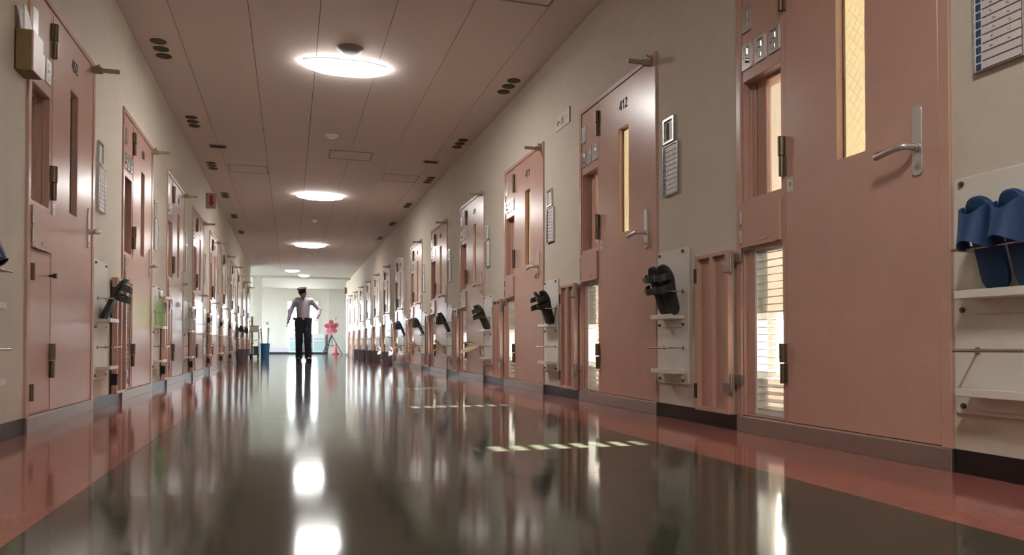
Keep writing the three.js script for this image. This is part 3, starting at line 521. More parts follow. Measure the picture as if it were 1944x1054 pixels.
// ---------- ceiling fittings ----------
function ceilingLamp(x, d, label, len = 0.70) {
  const o = thing('ceiling_lamp', label, 'ceiling lamp', 'ceiling lamps along the corridor'); o.position.set(x, CEIL, -d);
  const nu = 40, nv = 14, ws = len < 0.6 ? 0.4 : 1, hw = (t) => ws * (0.045 + 0.082 * Math.min(1, Math.max(0, 1.25 - 1.25 * Math.pow(Math.abs(t), 2.0)))), dp = (t) => 0.040 + 0.042 * Math.pow(Math.max(0, 1 - Math.abs(t) ** 2.4), 0.9);
  const pos = [], idx = [];
  for (let i = 0; i <= nu; i++) for (let j = 0; j <= nv; j++) { const t = i / nu * 2 - 1, a = Math.PI * j / nv; pos.push(t * len / 2, -0.007 - (dp(t) - 0.007) * Math.pow(Math.max(0, Math.sin(a)), 0.6), -hw(t) * Math.cos(a)); }
  for (let i = 0; i < nu; i++) for (let j = 0; j < nv; j++) { const A = i * (nv + 1) + j, B = A + nv + 1; idx.push(A, A + 1, B, B, A + 1, B + 1); }
  for (const i of [0, nu]) { const c = pos.length / 3, t = i / nu * 2 - 1; pos.push(t * len / 2, -0.007, 0); for (let j = 0; j < nv; j++) { const A = i * (nv + 1) + j; i ? idx.push(c, A, A + 1) : idx.push(c, A + 1, A); } }
  const g = new THREE.BufferGeometry(); g.setAttribute('position', new THREE.Float32BufferAttribute(pos, 3)); g.setIndex(idx); g.computeVertexNormals(); g.setAttribute('uv', new THREE.Float32BufferAttribute(new Float32Array(pos.length / 3 * 2), 2));
  const ps = new THREE.Shape(); for (let i = 0; i <= 40; i++) { const t = i / 20 - 1; i ? ps.lineTo(t * len / 2, hw(t) + 0.004) : ps.moveTo(t * len / 2, hw(t) + 0.004); } for (let i = 40; i >= 0; i--) { const t = i / 20 - 1; ps.lineTo(t * len / 2, -hw(t) - 0.004); }
  mesh('lamp_pan', new THREE.ExtrudeGeometry(ps, { depth: 0.008, bevelEnabled: false }).rotateX(Math.PI / 2), M.pan, o);
  mesh('lamp_diffuser', g, len < 0.6 ? M.lensSmall : M.lens, o);
  const l = new THREE.RectAreaLight(new THREE.Color(1, 0.975, 0.94), LAMP_POWER * (len < 0.6 ? 0.15 : 1), len * 0.86, 0.2); l.position.set(0, -0.088, 0); l.rotation.x = -Math.PI / 2; o.add(l);
}
ceilingLamp(0.44, 6.4, 'largest glowing ceiling lamp, nearest the camera');
ceilingLamp(0.44, 12.12, 'glowing ceiling lamp second from the camera');
ceilingLamp(0.44, 18.18, 'glowing ceiling lamp third from the camera, just above the guard');
ceilingLamp(0.05, 24.6, 'small bright lamp where the corridor meets the end hall', 0.44);
ceilingLamp(0.44, 26.2, 'small bright lamp above the cap of the guard', 0.36);
ceilingLamp(0.44, 0.4, 'ceiling lamp above the camera'); ceilingLamp(0.44, -2.6, 'ceiling lamp behind the camera');
const flush = (name, label, cat, group, g, m, x, d) => { const o = mesh(name, g, m); o.position.set(x, CEIL, -d); tag(o, label, cat, group); return o; };
const detG = (r) => lathe([[0.001, -0.03], [r * 0.55, -0.03], [r * 0.8, -0.018], [r, -0.008], [r, 0]], 28);
flush('ceiling_detector', 'flat grey ceiling disc just above the nearest lamp', 'detector', 'round detectors on the ceiling', detG(0.105), M.detector, 0.45, 6.03);
flush('ceiling_detector', 'small pale ceiling disc between the first and second lamps', 'detector', 'round detectors on the ceiling', detG(0.07), M.pan, 0.44, 8.61);
flush('ceiling_detector', 'small pale ceiling disc beyond the second lamp', 'detector', 'round detectors on the ceiling', detG(0.07), M.pan, 0.44, 14.6);
flush('ceiling_detector', 'tiny white ceiling disc beyond the third lamp', 'detector', 'round detectors on the ceiling', detG(0.08), M.pan, 0.44, 20.3);
for (const [x, w, d0] of [[-1.005, 'left', 6.47], [1.912, 'right', 6.5]]) for (let i = 0; i < 6; i++) {
  const d = d0 + i * 2.03, o = thing('ceiling_vent', `trio of dark round ceiling vents along the ${w} wall, ${ORD[i]} from the camera`, 'vent', 'round vents along the ceiling edges');
  o.position.set(x, CEIL, -d);
  for (const q of [-0.155, 0, 0.155]) meshG('disc', G('ventdisc', () => [lathe([[0.001, -0.008], [0.05, -0.008], [0.06, -0.004], [0.061, 0]], 24)]), M.vent, o).position.set(q * 0.02, 0, q);
}
for (const [x, d, w] of [[-0.84, 9.46, 'left'], [1.738, 9.48, 'right']]) {
  const o = thing('ceiling_grille', `small rectangular grille in the ceiling on the ${w} side`, 'grille', 'small ceiling grilles'); o.position.set(x, CEIL, -d);
  mesh('frame', plate(-0.095, 0.095, -0.06, 0.06, [[-0.08, 0.08, -0.045, 0.045]], 0, 0.012, 0.001).rotateX(Math.PI / 2), M.detector, o);
  for (let i = 0; i < 5; i++) mesh('slat', bx(-0.08, 0.08, -0.01, -0.001, -0.04 + i * 0.02 - 0.003, -0.04 + i * 0.02 + 0.003), M.vent, o);
}
for (const [x, d, w, h, label, m] of [[0.715, 9.46, 0.53, 0.42, 'square access hatch in the middle of the ceiling between the first two lamps', M.detector], [-0.55, 10.6, 0.5, 0.45, 'faint square access hatch in the ceiling left of the second lamp', M.pan2], [1.49, 10.56, 0.5, 0.45, 'faint square access hatch in the ceiling right of the second lamp', M.pan2], [1.48, 4.66, 0.5, 0.42, 'access hatch at the top edge of the picture', M.detector]]) {
  const o = thing('ceiling_hatch', label, 'access hatch', 'access hatches in the ceiling'); o.position.set(x, CEIL, -d);
  mesh('frame', plate(-w / 2, w / 2, -h / 2, h / 2, [[-w / 2 + 0.014, w / 2 - 0.014, -h / 2 + 0.014, h / 2 - 0.014]], 0, 0.006, 0.001).rotateX(Math.PI / 2), m || std(lin(0.5, 0.44, 0.4), 0.6), o);
  mesh('panel', bx(-w / 2 + 0.017, w / 2 - 0.017, -0.0035, 0, -h / 2 + 0.017, h / 2 - 0.017), M.ceiling, o);
}

// ---------- signs ----------
{
  const t = canvasTex(384, 144, (c) => {
    c.fillStyle = '#d4c7bb'; c.fillRect(0, 0, 384, 144); c.fillStyle = '#1f4a2c'; c.strokeStyle = '#1f4a2c'; c.lineWidth = 16; c.lineCap = 'butt';
    c.beginPath(); c.moveTo(120, 72); c.lineTo(38, 72); c.stroke(); c.beginPath(); c.moveTo(66, 34); c.lineTo(32, 72); c.lineTo(66, 110); c.stroke();
    c.lineWidth = 12; c.beginPath(); c.moveTo(150, 30); c.lineTo(150, 120); c.stroke(); c.beginPath(); c.arc(196, 40, 12, 0, 7); c.fill();
    c.beginPath(); c.moveTo(198, 56); c.lineTo(190, 88); c.lineTo(172, 116); c.moveTo(190, 86); c.lineTo(212, 96); c.lineTo(208, 122); c.moveTo(172, 70); c.lineTo(198, 60); c.lineTo(222, 76); c.stroke();
    c.strokeStyle = '#a9a48f'; c.lineWidth = 5; for (const x of [250, 290, 330]) { c.strokeRect(x - 12, 50, 24, 44); }
  });
  const o = thing('exit_sign', 'pale sign with a green arrow and running figure above the right wall', 'sign'); onWall(o, 'R', 1);
  mesh('panel', bx(-0.514, -0.209, 2.118, 2.238, 0, 0.005, 0.002), M.wall, o);
  mesh('print', new THREE.PlaneGeometry(0.295, 0.11).translate(-0.3615, 2.178, 0.0056), std(0xffffff, 0.6, { map: t }), o, true);
  mesh('end_cap', bx(-0.212, -0.207, 2.116, 2.24, 0, 0.008, 0.001), M.wood, o);
  const tr = canvasTex(128, 192, (c) => { c.fillStyle = '#b9a392'; c.fillRect(0, 0, 128, 192); c.fillStyle = '#a5161a'; c.fillRect(46, 24, 40, 96); c.beginPath(); c.moveTo(24, 110); c.lineTo(108, 110); c.lineTo(66, 170); c.fill(); });
  const r = thing('arrow_sign', 'red down-pointing arrow on a pale plate high on the left wall', 'sign');
  mesh('panel', bx(XL, XL + 0.135, 2.36, 2.58, -11.41, -11.40, 0.002), std(lin(0.5, 0.4, 0.32), 0.5), r);
  mesh('print', new THREE.PlaneGeometry(0.13, 0.215).translate(XL + 0.0675, 2.47, -11.399), std(0xffffff, 0.5, { map: tr }), r, true);
  const s = mesh('wall_sign', [bx(XR - 0.09, XR, 2.33, 2.56, -28.61, -28.6, 0.002)], std(lin(0.25, 0.08, 0.07), 0.5)); tag(s, 'small dark red plate sticking out above the last right door', 'sign');
}

// ---------- far hall furniture ----------
function convector(x0, x1, label) {
  const o = thing('convector', label, 'heater', 'heaters under the end window'); const z = -FAR + 0.02, zf = -FAR + 0.27;
  mesh('cabinet', [bx(x0, x1, 0.07, 0.86, z, zf, 0.012)], M.ac, o); mesh('plinth', bx(x0 + 0.02, x1 - 0.02, 0, 0.07, z, zf - 0.02), M.black, o);
  mesh('lower_panel', bx(x0 + 0.03, x1 - 0.03, 0.12, 0.56, zf, zf + 0.006, 0.003), M.acLow, o);
  mesh('grille', bx(x0 + 0.03, x1 - 0.03, 0.6, 0.67, zf, zf + 0.003), M.acGrille, o);
  for (let i = 0; i < 4; i++) mesh('slat', bx(x0 + 0.03, x1 - 0.03, 0.605 + i * 0.017, 0.612 + i * 0.017, zf, zf + 0.008), M.ac, o);
}
convector(-0.04, 0.53, 'white floor-standing heater under the end window, left of the guard'); convector(0.93, 1.44, 'white floor-standing heater under the end window, right of the guard');
for (const [x, y, l] of [[-0.93, 1.30, 'dark switch plate on the end wall'], [-0.65, 1.30, 'pale switch plate on the end wall']]) { const o = thing('wall_switch', l, 'switch', 'switches on the end wall'); mesh('plate', bx(x - 0.04, x + 0.04, y - 0.06, y + 0.06, -FAR, -FAR + 0.01, 0.003), x < -0.8 ? M.grey : M.ac, o); mesh('rocker', bx(x - 0.015, x + 0.015, y - 0.03, y + 0.03, -FAR + 0.01, -FAR + 0.016, 0.002), M.acGrille, o); }
{ // fan on a tripod
  const o = thing('pedestal_fan', 'red industrial fan on a dark tripod near the end wall', 'fan'); o.position.set(1.62, 0, -31.2);
  const hy = 1.12, hub = V(0, hy, 0.06);
  for (let i = 0; i < 5; i++) {
    const s = new THREE.Shape(); s.moveTo(0.04, -0.035); s.bezierCurveTo(0.10, -0.16, 0.25, -0.17, 0.29, -0.04); s.bezierCurveTo(0.30, 0.07, 0.2, 0.11, 0.04, 0.04); s.closePath();
    const g = new THREE.ExtrudeGeometry(s, { depth: 0.004, bevelEnabled: false, curveSegments: 8 }).rotateX(0.45).rotateZ(i * Math.PI * 2 / 5 + 0.5).translate(0, hy, 0.05);
    mesh('blade', g, M.fanRed, o);
  }
  mesh('hub', [disc(0.055, 0.09, 0, 0, 0, 20).rotateX(Math.PI / 2).translate(0, hy, 0.06)], M.fanRed, o);
  const gu = []; for (const [r, z] of [[0.32, 0.02], [0.31, 0.11], [0.21, 0.135], [0.1, 0.145], [0.31, -0.05], [0.2, -0.075]]) gu.push(new THREE.TorusGeometry(r, 0.004, 6, 40).translate(0, hy, z));
  for (let i = 0; i < 20; i++) { const a = i * Math.PI / 10, c = Math.cos(a), s = Math.sin(a); gu.push(tube([V(0.05 * c, hy + 0.05 * s, 0.147), V(0.2 * c, hy + 0.2 * s, 0.137), V(0.31 * c, hy + 0.31 * s, 0.11), V(0.32 * c, hy + 0.32 * s, 0.02), V(0.31 * c, hy + 0.31 * s, -0.05), V(0.1 * c, hy + 0.1 * s, -0.085)], 0.002, 18, 4)); }
  mesh('guard', gu, M.fanWire, o);
  mesh('motor', [lathe([[0.001, -0.1], [0.07, -0.09], [0.085, 0], [0.06, 0.06], [0.001, 0.06]], 20).rotateX(Math.PI / 2).translate(0, hy, -0.08), rod(V(0, hy, -0.1), V(0, hy - 0.3, -0.1), 0.02)], M.fanRed, o);
  mesh('handle', [rod(V(0.15, hy + 0.28, -0.03), V(0.2, hy + 0.42, -0.03), 0.012)], M.fanRed, o);
  const top = V(0, 0.8, -0.1); mesh('collar', [rod(V(0, 0.70, -0.1), V(0, 0.86, -0.1), 0.035)], M.fanLeg, o);
  for (const [x, z] of [[-0.36, 0.05], [0.42, 0.1], [-0.18, -0.5]]) mesh('leg', [rod(top, V(x, 0.015, z), 0.02, 0.02), rod(V(x * 0.5, 0.41, -0.1 + (z + 0.1) * 0.5), V(0, 0.34, -0.1), 0.01), new THREE.SphereGeometry(0.026, 10, 8).translate(x, 0.026, z)], M.fanLeg, o);
  mesh('spreader', [rod(V(0, 0.8, -0.1), V(0.05, 0.3, -0.1), 0.014)], M.fanLeg, o);
}
{ const o = thing('fire_cone', 'small red stand behind the legs of the fan', 'stand'); o.position.set(1.86, 0, -32.3); mesh('base', lathe([[0.001, 0], [0.16, 0], [0.16, 0.03], [0.07, 0.06], [0.03, 0.35], [0.02, 0.45], [0.001, 0.45]]), M.fanRed, o); mesh('tip', lathe([[0.001, 0.45], [0.02, 0.45], [0.02, 0.52], [0.001, 0.53]]), M.white, o); o.name = 'red_stand'; }

function bucket(name, label, m, x, d, r, h, group, handle = true) {
  const o = thing(name, label, 'bucket', group); o.position.set(x, 0, -d);
  mesh('body', lathe([[0.001, 0.006], [r * 0.8, 0.006], [r * 0.82, 0], [r * 0.84, 0.01], [r * 0.97, h * 0.9], [r * 1.03, h * 0.91], [r * 1.03, h], [r * 0.96, h], [r * 0.95, h * 0.92], [r * 0.8, 0.02], [0.001, 0.02]], 28), m, o);
  if (handle) mesh('handle', [tube([V(-r, h * 0.93, 0), V(-r * 0.8, h * 1.25, 0.02), V(0, h * 1.45, 0.03), V(r * 0.8, h * 1.25, 0.02), V(r, h * 0.93, 0)], 0.004, 24, 6)], M.steelBright, o);
  return o;
}
bucket('bucket', 'grey plastic bucket by the right wall, nearest of the five', M.grey, 1.86, 14.9, 0.105, 0.265, 'grey buckets by the right wall');
bucket('bucket', 'grey plastic bucket by the right wall, second nearest of the five', M.grey, 1.86, 16.9, 0.105, 0.265, 'grey buckets by the right wall');
bucket('bucket', 'grey plastic bucket by the right wall, middle one of the five', M.grey, 1.86, 18.3, 0.105, 0.265, 'grey buckets by the right wall');
bucket('bucket', 'grey plastic bucket by the right wall, fourth of the five', M.grey, 1.86, 20.3, 0.115, 0.265, 'grey buckets by the right wall');
bucket('bucket', 'grey plastic bucket by the right wall, farthest of the five', M.grey, 1.86, 21.9, 0.115, 0.265, 'grey buckets by the right wall');
bucket('bucket', 'grey plastic bucket by the end of the left wall', M.grey, -0.98, 16.9, 0.13, 0.31);
{ // blue pail with mops, trolley
  const bl = bucket('pail', 'bright blue tall pail with mops standing in it', M.blue, -0.69, 22.4, 0.13, 0.44, null, false);
  const mop = (x, z, tx, tz, h, label, m, headM) => { const o = thing('mop', label, 'mop', 'mops in the blue pail'); const a = V(x, 0.03, z), b = V(tx, h, tz); mesh('handle', rod(a, b, 0.013), m, o); mesh('grip', [rod(b.clone().lerp(a, 0.07), b, 0.022), new THREE.SphereGeometry(0.028, 12, 8).translate(b.x, b.y, b.z)], headM, o); };
  mop(-0.74, -22.4, -0.80, -22.4, 0.84, 'mop with a dark green handle in the blue pail', M.teal, M.white); mop(-0.63, -22.4, -0.60, -22.4, 0.86, 'mop with a grey handle and white grip in the blue pail', M.grey, M.white);
  const o = thing('cleaning_trolley', 'teal cleaning trolley with black wheels left of the blue pail', 'trolley'); o.position.set(-0.97, 0, -22.2);
  mesh('frame', [rod(V(-0.12, 0.08, 0.15), V(-0.12, 0.8, 0.15), 0.012), rod(V(0.12, 0.08, 0.15), V(0.12, 0.8, 0.15), 0.012), rod(V(-0.12, 0.08, -0.2), V(-0.12, 0.8, -0.2), 0.012), rod(V(0.12, 0.08, -0.2), V(0.12, 0.8, -0.2), 0.012)], M.steelBright, o);
  mesh('tray', bx(-0.14, 0.14, 0.1, 0.14, -0.22, 0.18, 0.006), M.teal, o); mesh('bin_body', bx(-0.02, 0.13, 0.14, 0.36, -0.15, 0.12, 0.01), M.teal, o);
  mesh('top_tray', bx(-0.14, 0.14, 0.76, 0.80, -0.22, 0.18, 0.006), M.ac, o); mesh('shelf', bx(-0.13, 0.13, 0.52, 0.54, -0.21, 0.17, 0.004), M.ac, o);
  for (const x of [-0.1, 0.1]) for (const z of [-0.17, 0.14]) mesh('wheel', new THREE.TorusGeometry(0.036, 0.018, 8, 20).rotateY(Math.PI / 2).translate(x, 0.055, z), M.black, o);
  const bxx = thing('metal_tin', 'shiny metal tin on top of the cleaning trolley', 'tin'); mesh('body', bx(-1.10, -0.84, 0.80, 0.92, -22.3, -22.1, 0.01), M.steelBright, bxx); mesh('lid', bx(-1.105, -0.835, 0.92, 0.94, -22.305, -22.095, 0.006), M.steelBright, bxx);
  const y = thing('yellow_pole', 'yellow pole standing behind the cleaning trolley', 'pole'); mesh('shaft', rod(V(-1.06, 0.0, -22.75), V(-1.06, 1.2, -22.75), 0.03), M.yellow, y); mesh('cap', rod(V(-1.06, 1.2, -22.75), V(-1.06, 1.23, -22.75), 0.033), M.white, y);
}

// ---------- the guard ----------
function fieldMesh(c, half, res, f) {           // surface f = 0 in the box c +- half
  const mc = new MarchingCubes(res, M.skin, false, false, 200000); mc.isolation = 0;
  const h = res / 2;
  for (let k = 0; k < res; k++) for (let j = 0; j < res; j++) for (let i = 0; i < res; i++) mc.field[i + j * res + k * res * res] = -f(c.x + (i - h) / h * half.x, c.y + (j - h) / h * half.y, c.z + (k - h) / h * half.z);
  mc.update();
  const n = mc.count, pos = new Float32Array(n * 3);
  for (let i = 0; i < n; i++) { pos[3 * i] = c.x + mc.positionArray[3 * i] * half.x; pos[3 * i + 1] = c.y + mc.positionArray[3 * i + 1] * half.y; pos[3 * i + 2] = c.z + mc.positionArray[3 * i + 2] * half.z; }
  let g = new THREE.BufferGeometry(); g.setAttribute('position', new THREE.BufferAttribute(pos, 3)); g = mergeVertices(g, 1e-5); g.computeVertexNormals();
  g.setAttribute('uv', new THREE.BufferAttribute(new Float32Array(g.attributes.position.count * 2), 2));
  return g;
}
const smin = (a, b, k) => { const h = Math.max(k - Math.abs(a - b), 0) / k; return Math.min(a, b) - h * h * k * 0.25; };
function bone(a, b, ra, rb, sz = 1) { const [ax, ay, az] = a, dx = b[0] - ax, dy = b[1] - ay, dz = (b[2] - az) / sz, L = dx * dx + dy * dy + dz * dz; return (x, y, z) => { const px = x - ax, py = y - ay, pz = (z - az) / sz; let t = (px * dx + py * dy + pz * dz) / L; t = t < 0 ? 0 : t > 1 ? 1 : t; return Math.hypot(px - dx * t, py - dy * t, pz - dz * t) - (ra + (rb - ra) * t); }; }
const ell = (c, r) => (x, y, z) => { const a = (x - c[0]) / r[0], b = (y - c[1]) / r[1], d = (z - c[2]) / r[2], q = Math.hypot(a, b, d); return (q - 1) * Math.min(r[0], r[1], r[2]); };
const blend = (list, k) => (x, y, z) => { let d = 1e9; for (const f of list) { const v = f(x, y, z); d = d > 1e8 ? v : smin(d, v, k); } return d; };
{
  const J = { sL: [-0.175, 1.455, 0], eL: [-0.285, 1.215, -0.01], wL: [-0.335, 0.985, 0.05], sR: [0.175, 1.465, 0], eR: [0.375, 1.245, -0.06], wR: [0.345, 1.075, 0.09], hL: [-0.085, 0.93, 0], kL: [-0.09, 0.50, 0.0], aL: [-0.09, 0.10, -0.05], hR: [0.085, 0.93, 0], kR: [0.11, 0.51, 0.06], aR: [0.12, 0.11, 0.03] };
  const hand = (w, dir, s) => { // palm, four fingers, thumb hanging along dir
    const D = V(...dir).normalize(), side = V(0, 0, 1).addScaledVector(D, -D.z).normalize(), nrm = D.clone().cross(side).multiplyScalar(s), at = (a, b, c) => { const p = V(...w).addScaledVector(D, a).addScaledVector(side, b).addScaledVector(nrm, c); return [p.x, p.y, p.z]; };
    const l = [bone(at(0, 0, 0), at(0.055, 0, 0), 0.026, 0.030)];
    [[0.030, 0.092], [0.010, 0.10], [-0.010, 0.094], [-0.028, 0.076]].forEach(([b, len], i) => { l.push(bone(at(0.075, b, 0), at(0.075 + len * 0.5, b * 1.05, 0.008), 0.0095, 0.009)); l.push(bone(at(0.075 + len * 0.5, b * 1.05, 0.008), at(0.075 + len * 0.88, b * 1.02, 0.026), 0.009, 0.0078)); });
    l.push(bone(at(0.025, 0.026, 0.004), at(0.06, 0.052, 0.014), 0.013, 0.0105), bone(at(0.06, 0.052, 0.014), at(0.092, 0.054, 0.024), 0.0105, 0.009));
    return l;
  };
  const head = V(-0.012, 1.622, 0.05), tiltM = new THREE.Matrix4().makeRotationFromEuler(new THREE.Euler(0.30, -0.25, 0.13, 'YXZ')).setPosition(head), inv = tiltM.clone().invert(), e = inv.elements;
  const hf = blend([ell([0, 0.015, -0.008], [0.076, 0.098, 0.093]), ell([0, -0.055, 0.03], [0.052, 0.058, 0.056]), bone([0, 0.0, 0.088], [0, -0.03, 0.104], 0.009, 0.014), bone([-0.076, 0.015, -0.005], [-0.076, -0.025, 0], 0.012, 0.009), bone([0.076, 0.015, -0.005], [0.076, -0.025, 0], 0.012, 0.009), bone([-0.02, -0.068, 0.079], [0.02, -0.068, 0.079], 0.008, 0.008), bone([-0.045, 0.022, 0.074], [0.045, 0.022, 0.074], 0.010, 0.010)], 0.02);
  const eyes = [ell([-0.031, 0.004, 0.088], [0.014, 0.009, 0.01]), ell([0.031, 0.004, 0.088], [0.014, 0.009, 0.01])];
  const headF = (x, y, z) => { const X = e[0] * x + e[4] * y + e[8] * z + e[12], Y = e[1] * x + e[5] * y + e[9] * z + e[13], Zz = e[2] * x + e[6] * y + e[10] * z + e[14]; let d = hf(X, Y, Zz); for (const q of eyes) d = Math.max(d, -q(X, Y, Zz)); return d; };
  const neck = bone([0, 1.46, -0.015], [-0.003, 1.61, 0.012], 0.058, 0.052);
  const handsL = hand(J.wL, [-0.12, -1, 0.12], 1), handsR = hand(J.wR, [-0.45, -0.7, 0.55], -1);
  const core = blend([bone([0, 1.30, 0], [0, 1.02, 0], 0.15, 0.14, 0.68), bone([-0.11, 1.42, 0], [0.11, 1.42, 0], 0.085, 0.085, 0.85), bone(J.hL, J.kL, 0.085, 0.055), bone(J.hR, J.kR, 0.085, 0.055), bone(J.kL, J.aL, 0.054, 0.038), bone(J.kR, J.aR, 0.054, 0.038), bone(J.sL, J.eL, 0.05, 0.04), bone(J.eL, J.wL, 0.04, 0.026), bone(J.sR, J.eR, 0.05, 0.04), bone(J.eR, J.wR, 0.04, 0.026), bone(J.aL, [-0.095, 0.05, 0.1], 0.035, 0.03), bone(J.aR, [0.13, 0.055, 0.17], 0.035, 0.03), neck], 0.05);
  const bodyF = (x, y, z) => { let d = core(x, y, z); if (y > 1.46) d = smin(d, headF(x, y, z), 0.02); for (const f of handsL) d = x < -0.2 && y < 1.05 ? smin(d, f(x, y, z), 0.008) : d; for (const f of handsR) d = x > 0.2 && y < 1.13 && y > 0.85 ? smin(d, f(x, y, z), 0.008) : d; return d; };
  const o = thing('person', 'guard in a peaked cap, pale lilac shirt and dark trousers walking towards the camera', 'person'); o.position.set(0.295, 0, -18.42);
  // body: coarse trunk and limbs, with finer grids for head and hands, one geometry
  const cut = (f, test) => (x, y, z) => Math.max(f(x, y, z), test(x, y, z));
  const bodyParts = [fieldMesh(V(0.02, 0.76, 0.03), V(0.50, 0.82, 0.30), 100, cut(bodyF, (x, y, z) => y - 1.50)), fieldMesh(V(-0.003, 1.625, 0.03), V(0.15, 0.17, 0.17), 84, cut(bodyF, (x, y, z) => 1.49 - y)), fieldMesh(V(-0.345, 0.915, 0.06), V(0.09, 0.12, 0.09), 64, (x, y, z) => { let d = 1e9; for (const f of handsL) d = d > 1e8 ? f(x, y, z) : smin(d, f(x, y, z), 0.008); return d; }), fieldMesh(V(0.305, 1.01, 0.14), V(0.10, 0.11, 0.11), 64, (x, y, z) => { let d = 1e9; for (const f of handsR) d = d > 1e8 ? f(x, y, z) : smin(d, f(x, y, z), 0.008); return d; })];
  mesh('body', bodyParts, M.skin, o);
  const shirtF = blend([bone([0, 1.33, 0], [0, 1.06, 0.005], 0.163, 0.155, 0.72), bone([-0.115, 1.435, 0], [0.115, 1.44, 0], 0.092, 0.092, 0.85), bone(J.sL, J.eL, 0.063, 0.051), bone(J.eL, [-0.33, 1.005, 0.045], 0.051, 0.038), bone(J.sR, J.eR, 0.063, 0.051), bone(J.eR, [0.347, 1.095, 0.075], 0.051, 0.039), bone([0, 1.50, -0.012], [0, 1.535, 0], 0.070, 0.066)], 0.045);
  const wr = (x, y, z) => 0.004 * Math.sin(22 * y + 9 * x + 6 * z) * Math.sin(13 * x - 8 * y + 3);
  mesh('shirt', fieldMesh(V(0.02, 1.27, 0.0), V(0.48, 0.34, 0.26), 96, cut((x, y, z) => shirtF(x, y, z) + wr(x, y, z), (x, y, z) => (Math.abs(x) < 0.24 ? 1.0 - y : -1))), M.shirt, o);
  const trF = blend([bone([-0.05, 1.0, 0], [0.05, 1.0, 0], 0.135, 0.135, 0.8), bone([-0.092, 0.92, 0], J.kL, 0.112, 0.082), bone([0.092, 0.92, 0], J.kR, 0.112, 0.082), bone(J.kL, [-0.092, 0.10, -0.03], 0.082, 0.078), bone(J.kR, [0.122, 0.11, 0.045], 0.082, 0.078)], 0.03);
  mesh('trousers', fieldMesh(V(0.02, 0.57, 0.02), V(0.30, 0.53, 0.26), 96, cut((x, y, z) => trF(x, y, z) + 1.2 * wr(x, y * 1.4, z), (x, y, z) => Math.max(y - 1.035, 0.055 - y))), M.trousers, o);
  const ring = (rx, rz, y0, y1) => { const g = new THREE.CylinderGeometry(1, 1, y1 - y0, 40, 1, false); return g.scale(rx, 1, rz).translate(0, (y0 + y1) / 2, 0.003); };
  mesh('belt', ring(0.174, 0.126, 1.005, 1.047), M.leather, o); mesh('buckle', bx(-0.026, 0.026, 1.003, 1.049, 0.124, 0.136, 0.003), M.gold, o);
  mesh('belt_pouch', [bx(-0.235, -0.17, 0.985, 1.055, -0.05, 0.05, 0.01)], M.leather, o); mesh('belt_pouch', [bx(0.165, 0.21, 0.95, 1.05, -0.05, 0.05, 0.01)], M.leather, o);
  for (const s of [-1, 1]) mesh('epaulette', bx(-0.05, 0.05, 0, 0.012, -0.028, 0.028, 0.005).rotateZ(-s * 0.25).translate(s * 0.145, 1.515, 0), M.cap, o);
  mesh('tie', [new THREE.ConeGeometry(0.02, 0.06, 4).rotateX(Math.PI).translate(0, 1.47, 0.10)], M.cap, o);
  const shoe = (x, z, ry) => { const s = new THREE.Shape(); s.moveTo(-0.035, -0.12); s.bezierCurveTo(-0.045, 0, -0.058, 0.08, -0.042, 0.135); s.bezierCurveTo(-0.02, 0.17, 0.02, 0.17, 0.042, 0.135); s.bezierCurveTo(0.058, 0.08, 0.045, 0, 0.035, -0.12); s.closePath(); const g = new THREE.ExtrudeGeometry(s, { depth: 0.045, bevelEnabled: true, bevelSize: 0.008, bevelThickness: 0.015, bevelSegments: 3 }).rotateX(-Math.PI / 2).scale(1, 1, -1); const idx = clean(g), p = idx.attributes.position; for (let i = 0; i < p.count; i += 3) for (const a of ['X', 'Y', 'Z']) { const A = p['get' + a](i + 1), B = p['get' + a](i + 2); p['set' + a](i + 1, B); p['set' + a](i + 2, A); } idx.computeVertexNormals(); return idx.translate(0, 0.015, 0).rotateY(ry).translate(x, 0.001, z); };
  mesh('shoe', shoe(-0.095, 0.04, -0.15), M.leather, o); mesh('shoe', shoe(0.128, 0.11, 0.15), M.leather, o);
  const capO = new THREE.Group(); tiltM.decompose(capO.position, capO.quaternion, capO.scale);
  const capG = (g) => [g].flat().map((q) => clean(q).applyMatrix4(tiltM));
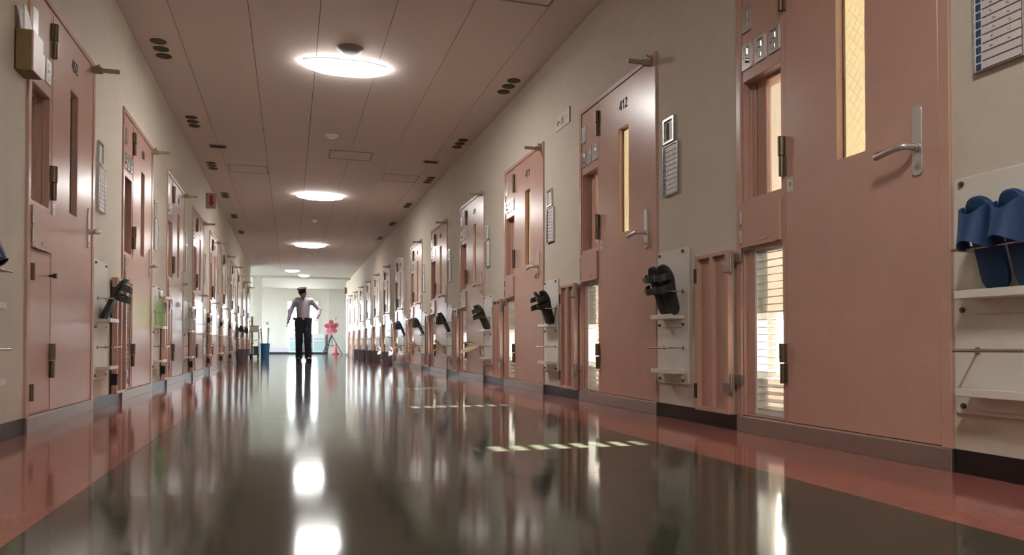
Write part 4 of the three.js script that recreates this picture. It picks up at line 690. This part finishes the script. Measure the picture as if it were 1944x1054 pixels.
  mesh('hair', fieldMesh(V(0, 1.63, 0.03), V(0.13, 0.13, 0.15), 60, (x, y, z) => { const X = e[0] * x + e[4] * y + e[8] * z + e[12], Y = e[1] * x + e[5] * y + e[9] * z + e[13], Q = e[2] * x + e[6] * y + e[10] * z + e[14]; return Math.max(ell([0, 0.018, -0.012], [0.082, 0.100, 0.096])(X, Y, Q), Math.max(-0.01 - Y + Q * 0.5, Y - 0.08, Q - 0.055 + Math.max(0, -Y))); }), M.hair, o);
  for (const q of [-1, 1]) {
    const eye = mesh('eye', capG(new THREE.SphereGeometry(0.0115, 14, 10).scale(1.15, 0.75, 0.9).translate(q * 0.031, 0.004, 0.0755)), M.eyeWhite, o);
    mesh('iris', capG(new THREE.SphereGeometry(0.0058, 12, 8).scale(1, 1, 0.5).translate(q * 0.031, 0.003, 0.0845)), M.hair, eye);
    mesh('eyebrow', capG(tube([V(q * 0.016, 0.022, 0.0885), V(q * 0.032, 0.027, 0.0865), V(q * 0.048, 0.021, 0.0775)], 0.0032, 10, 6)), M.hair, o);
  }
  mesh('lips', capG([tube([V(-0.02, -0.066, 0.083), V(0, -0.0645, 0.0895), V(0.02, -0.066, 0.083)], 0.0036, 12, 6), tube([V(-0.018, -0.070, 0.083), V(0, -0.0725, 0.0885), V(0.018, -0.070, 0.083)], 0.004, 12, 6)]), M.lips, o);
  const cap = mesh('cap', capG([lathe([[0.086, 0.045], [0.092, 0.045], [0.092, 0.085], [0.120, 0.125], [0.122, 0.133], [0.08, 0.150], [0.001, 0.156]], 36).scale(0.95, 1, 1.12).rotateX(-0.06)]), M.cap, o);
  const vs = new THREE.Shape(); vs.absarc(0, 0, 0.094, 0.25, Math.PI - 0.25); vs.bezierCurveTo(-0.085, 0.115, -0.04, 0.155, 0, 0.155); vs.bezierCurveTo(0.04, 0.155, 0.085, 0.115, 0.091, 0.023);
  mesh('visor', capG(new THREE.ExtrudeGeometry(vs, { depth: 0.004, bevelEnabled: false, curveSegments: 16 }).rotateX(Math.PI / 2 + 0.2).translate(0, 0.066, 0.0)), M.leather, cap);
  mesh('badge', capG(new THREE.SphereGeometry(0.014, 12, 8).scale(1, 1.2, 0.5).translate(0, 0.098, 0.118)), M.gold, cap);
}

renderer.render(scene, camera);
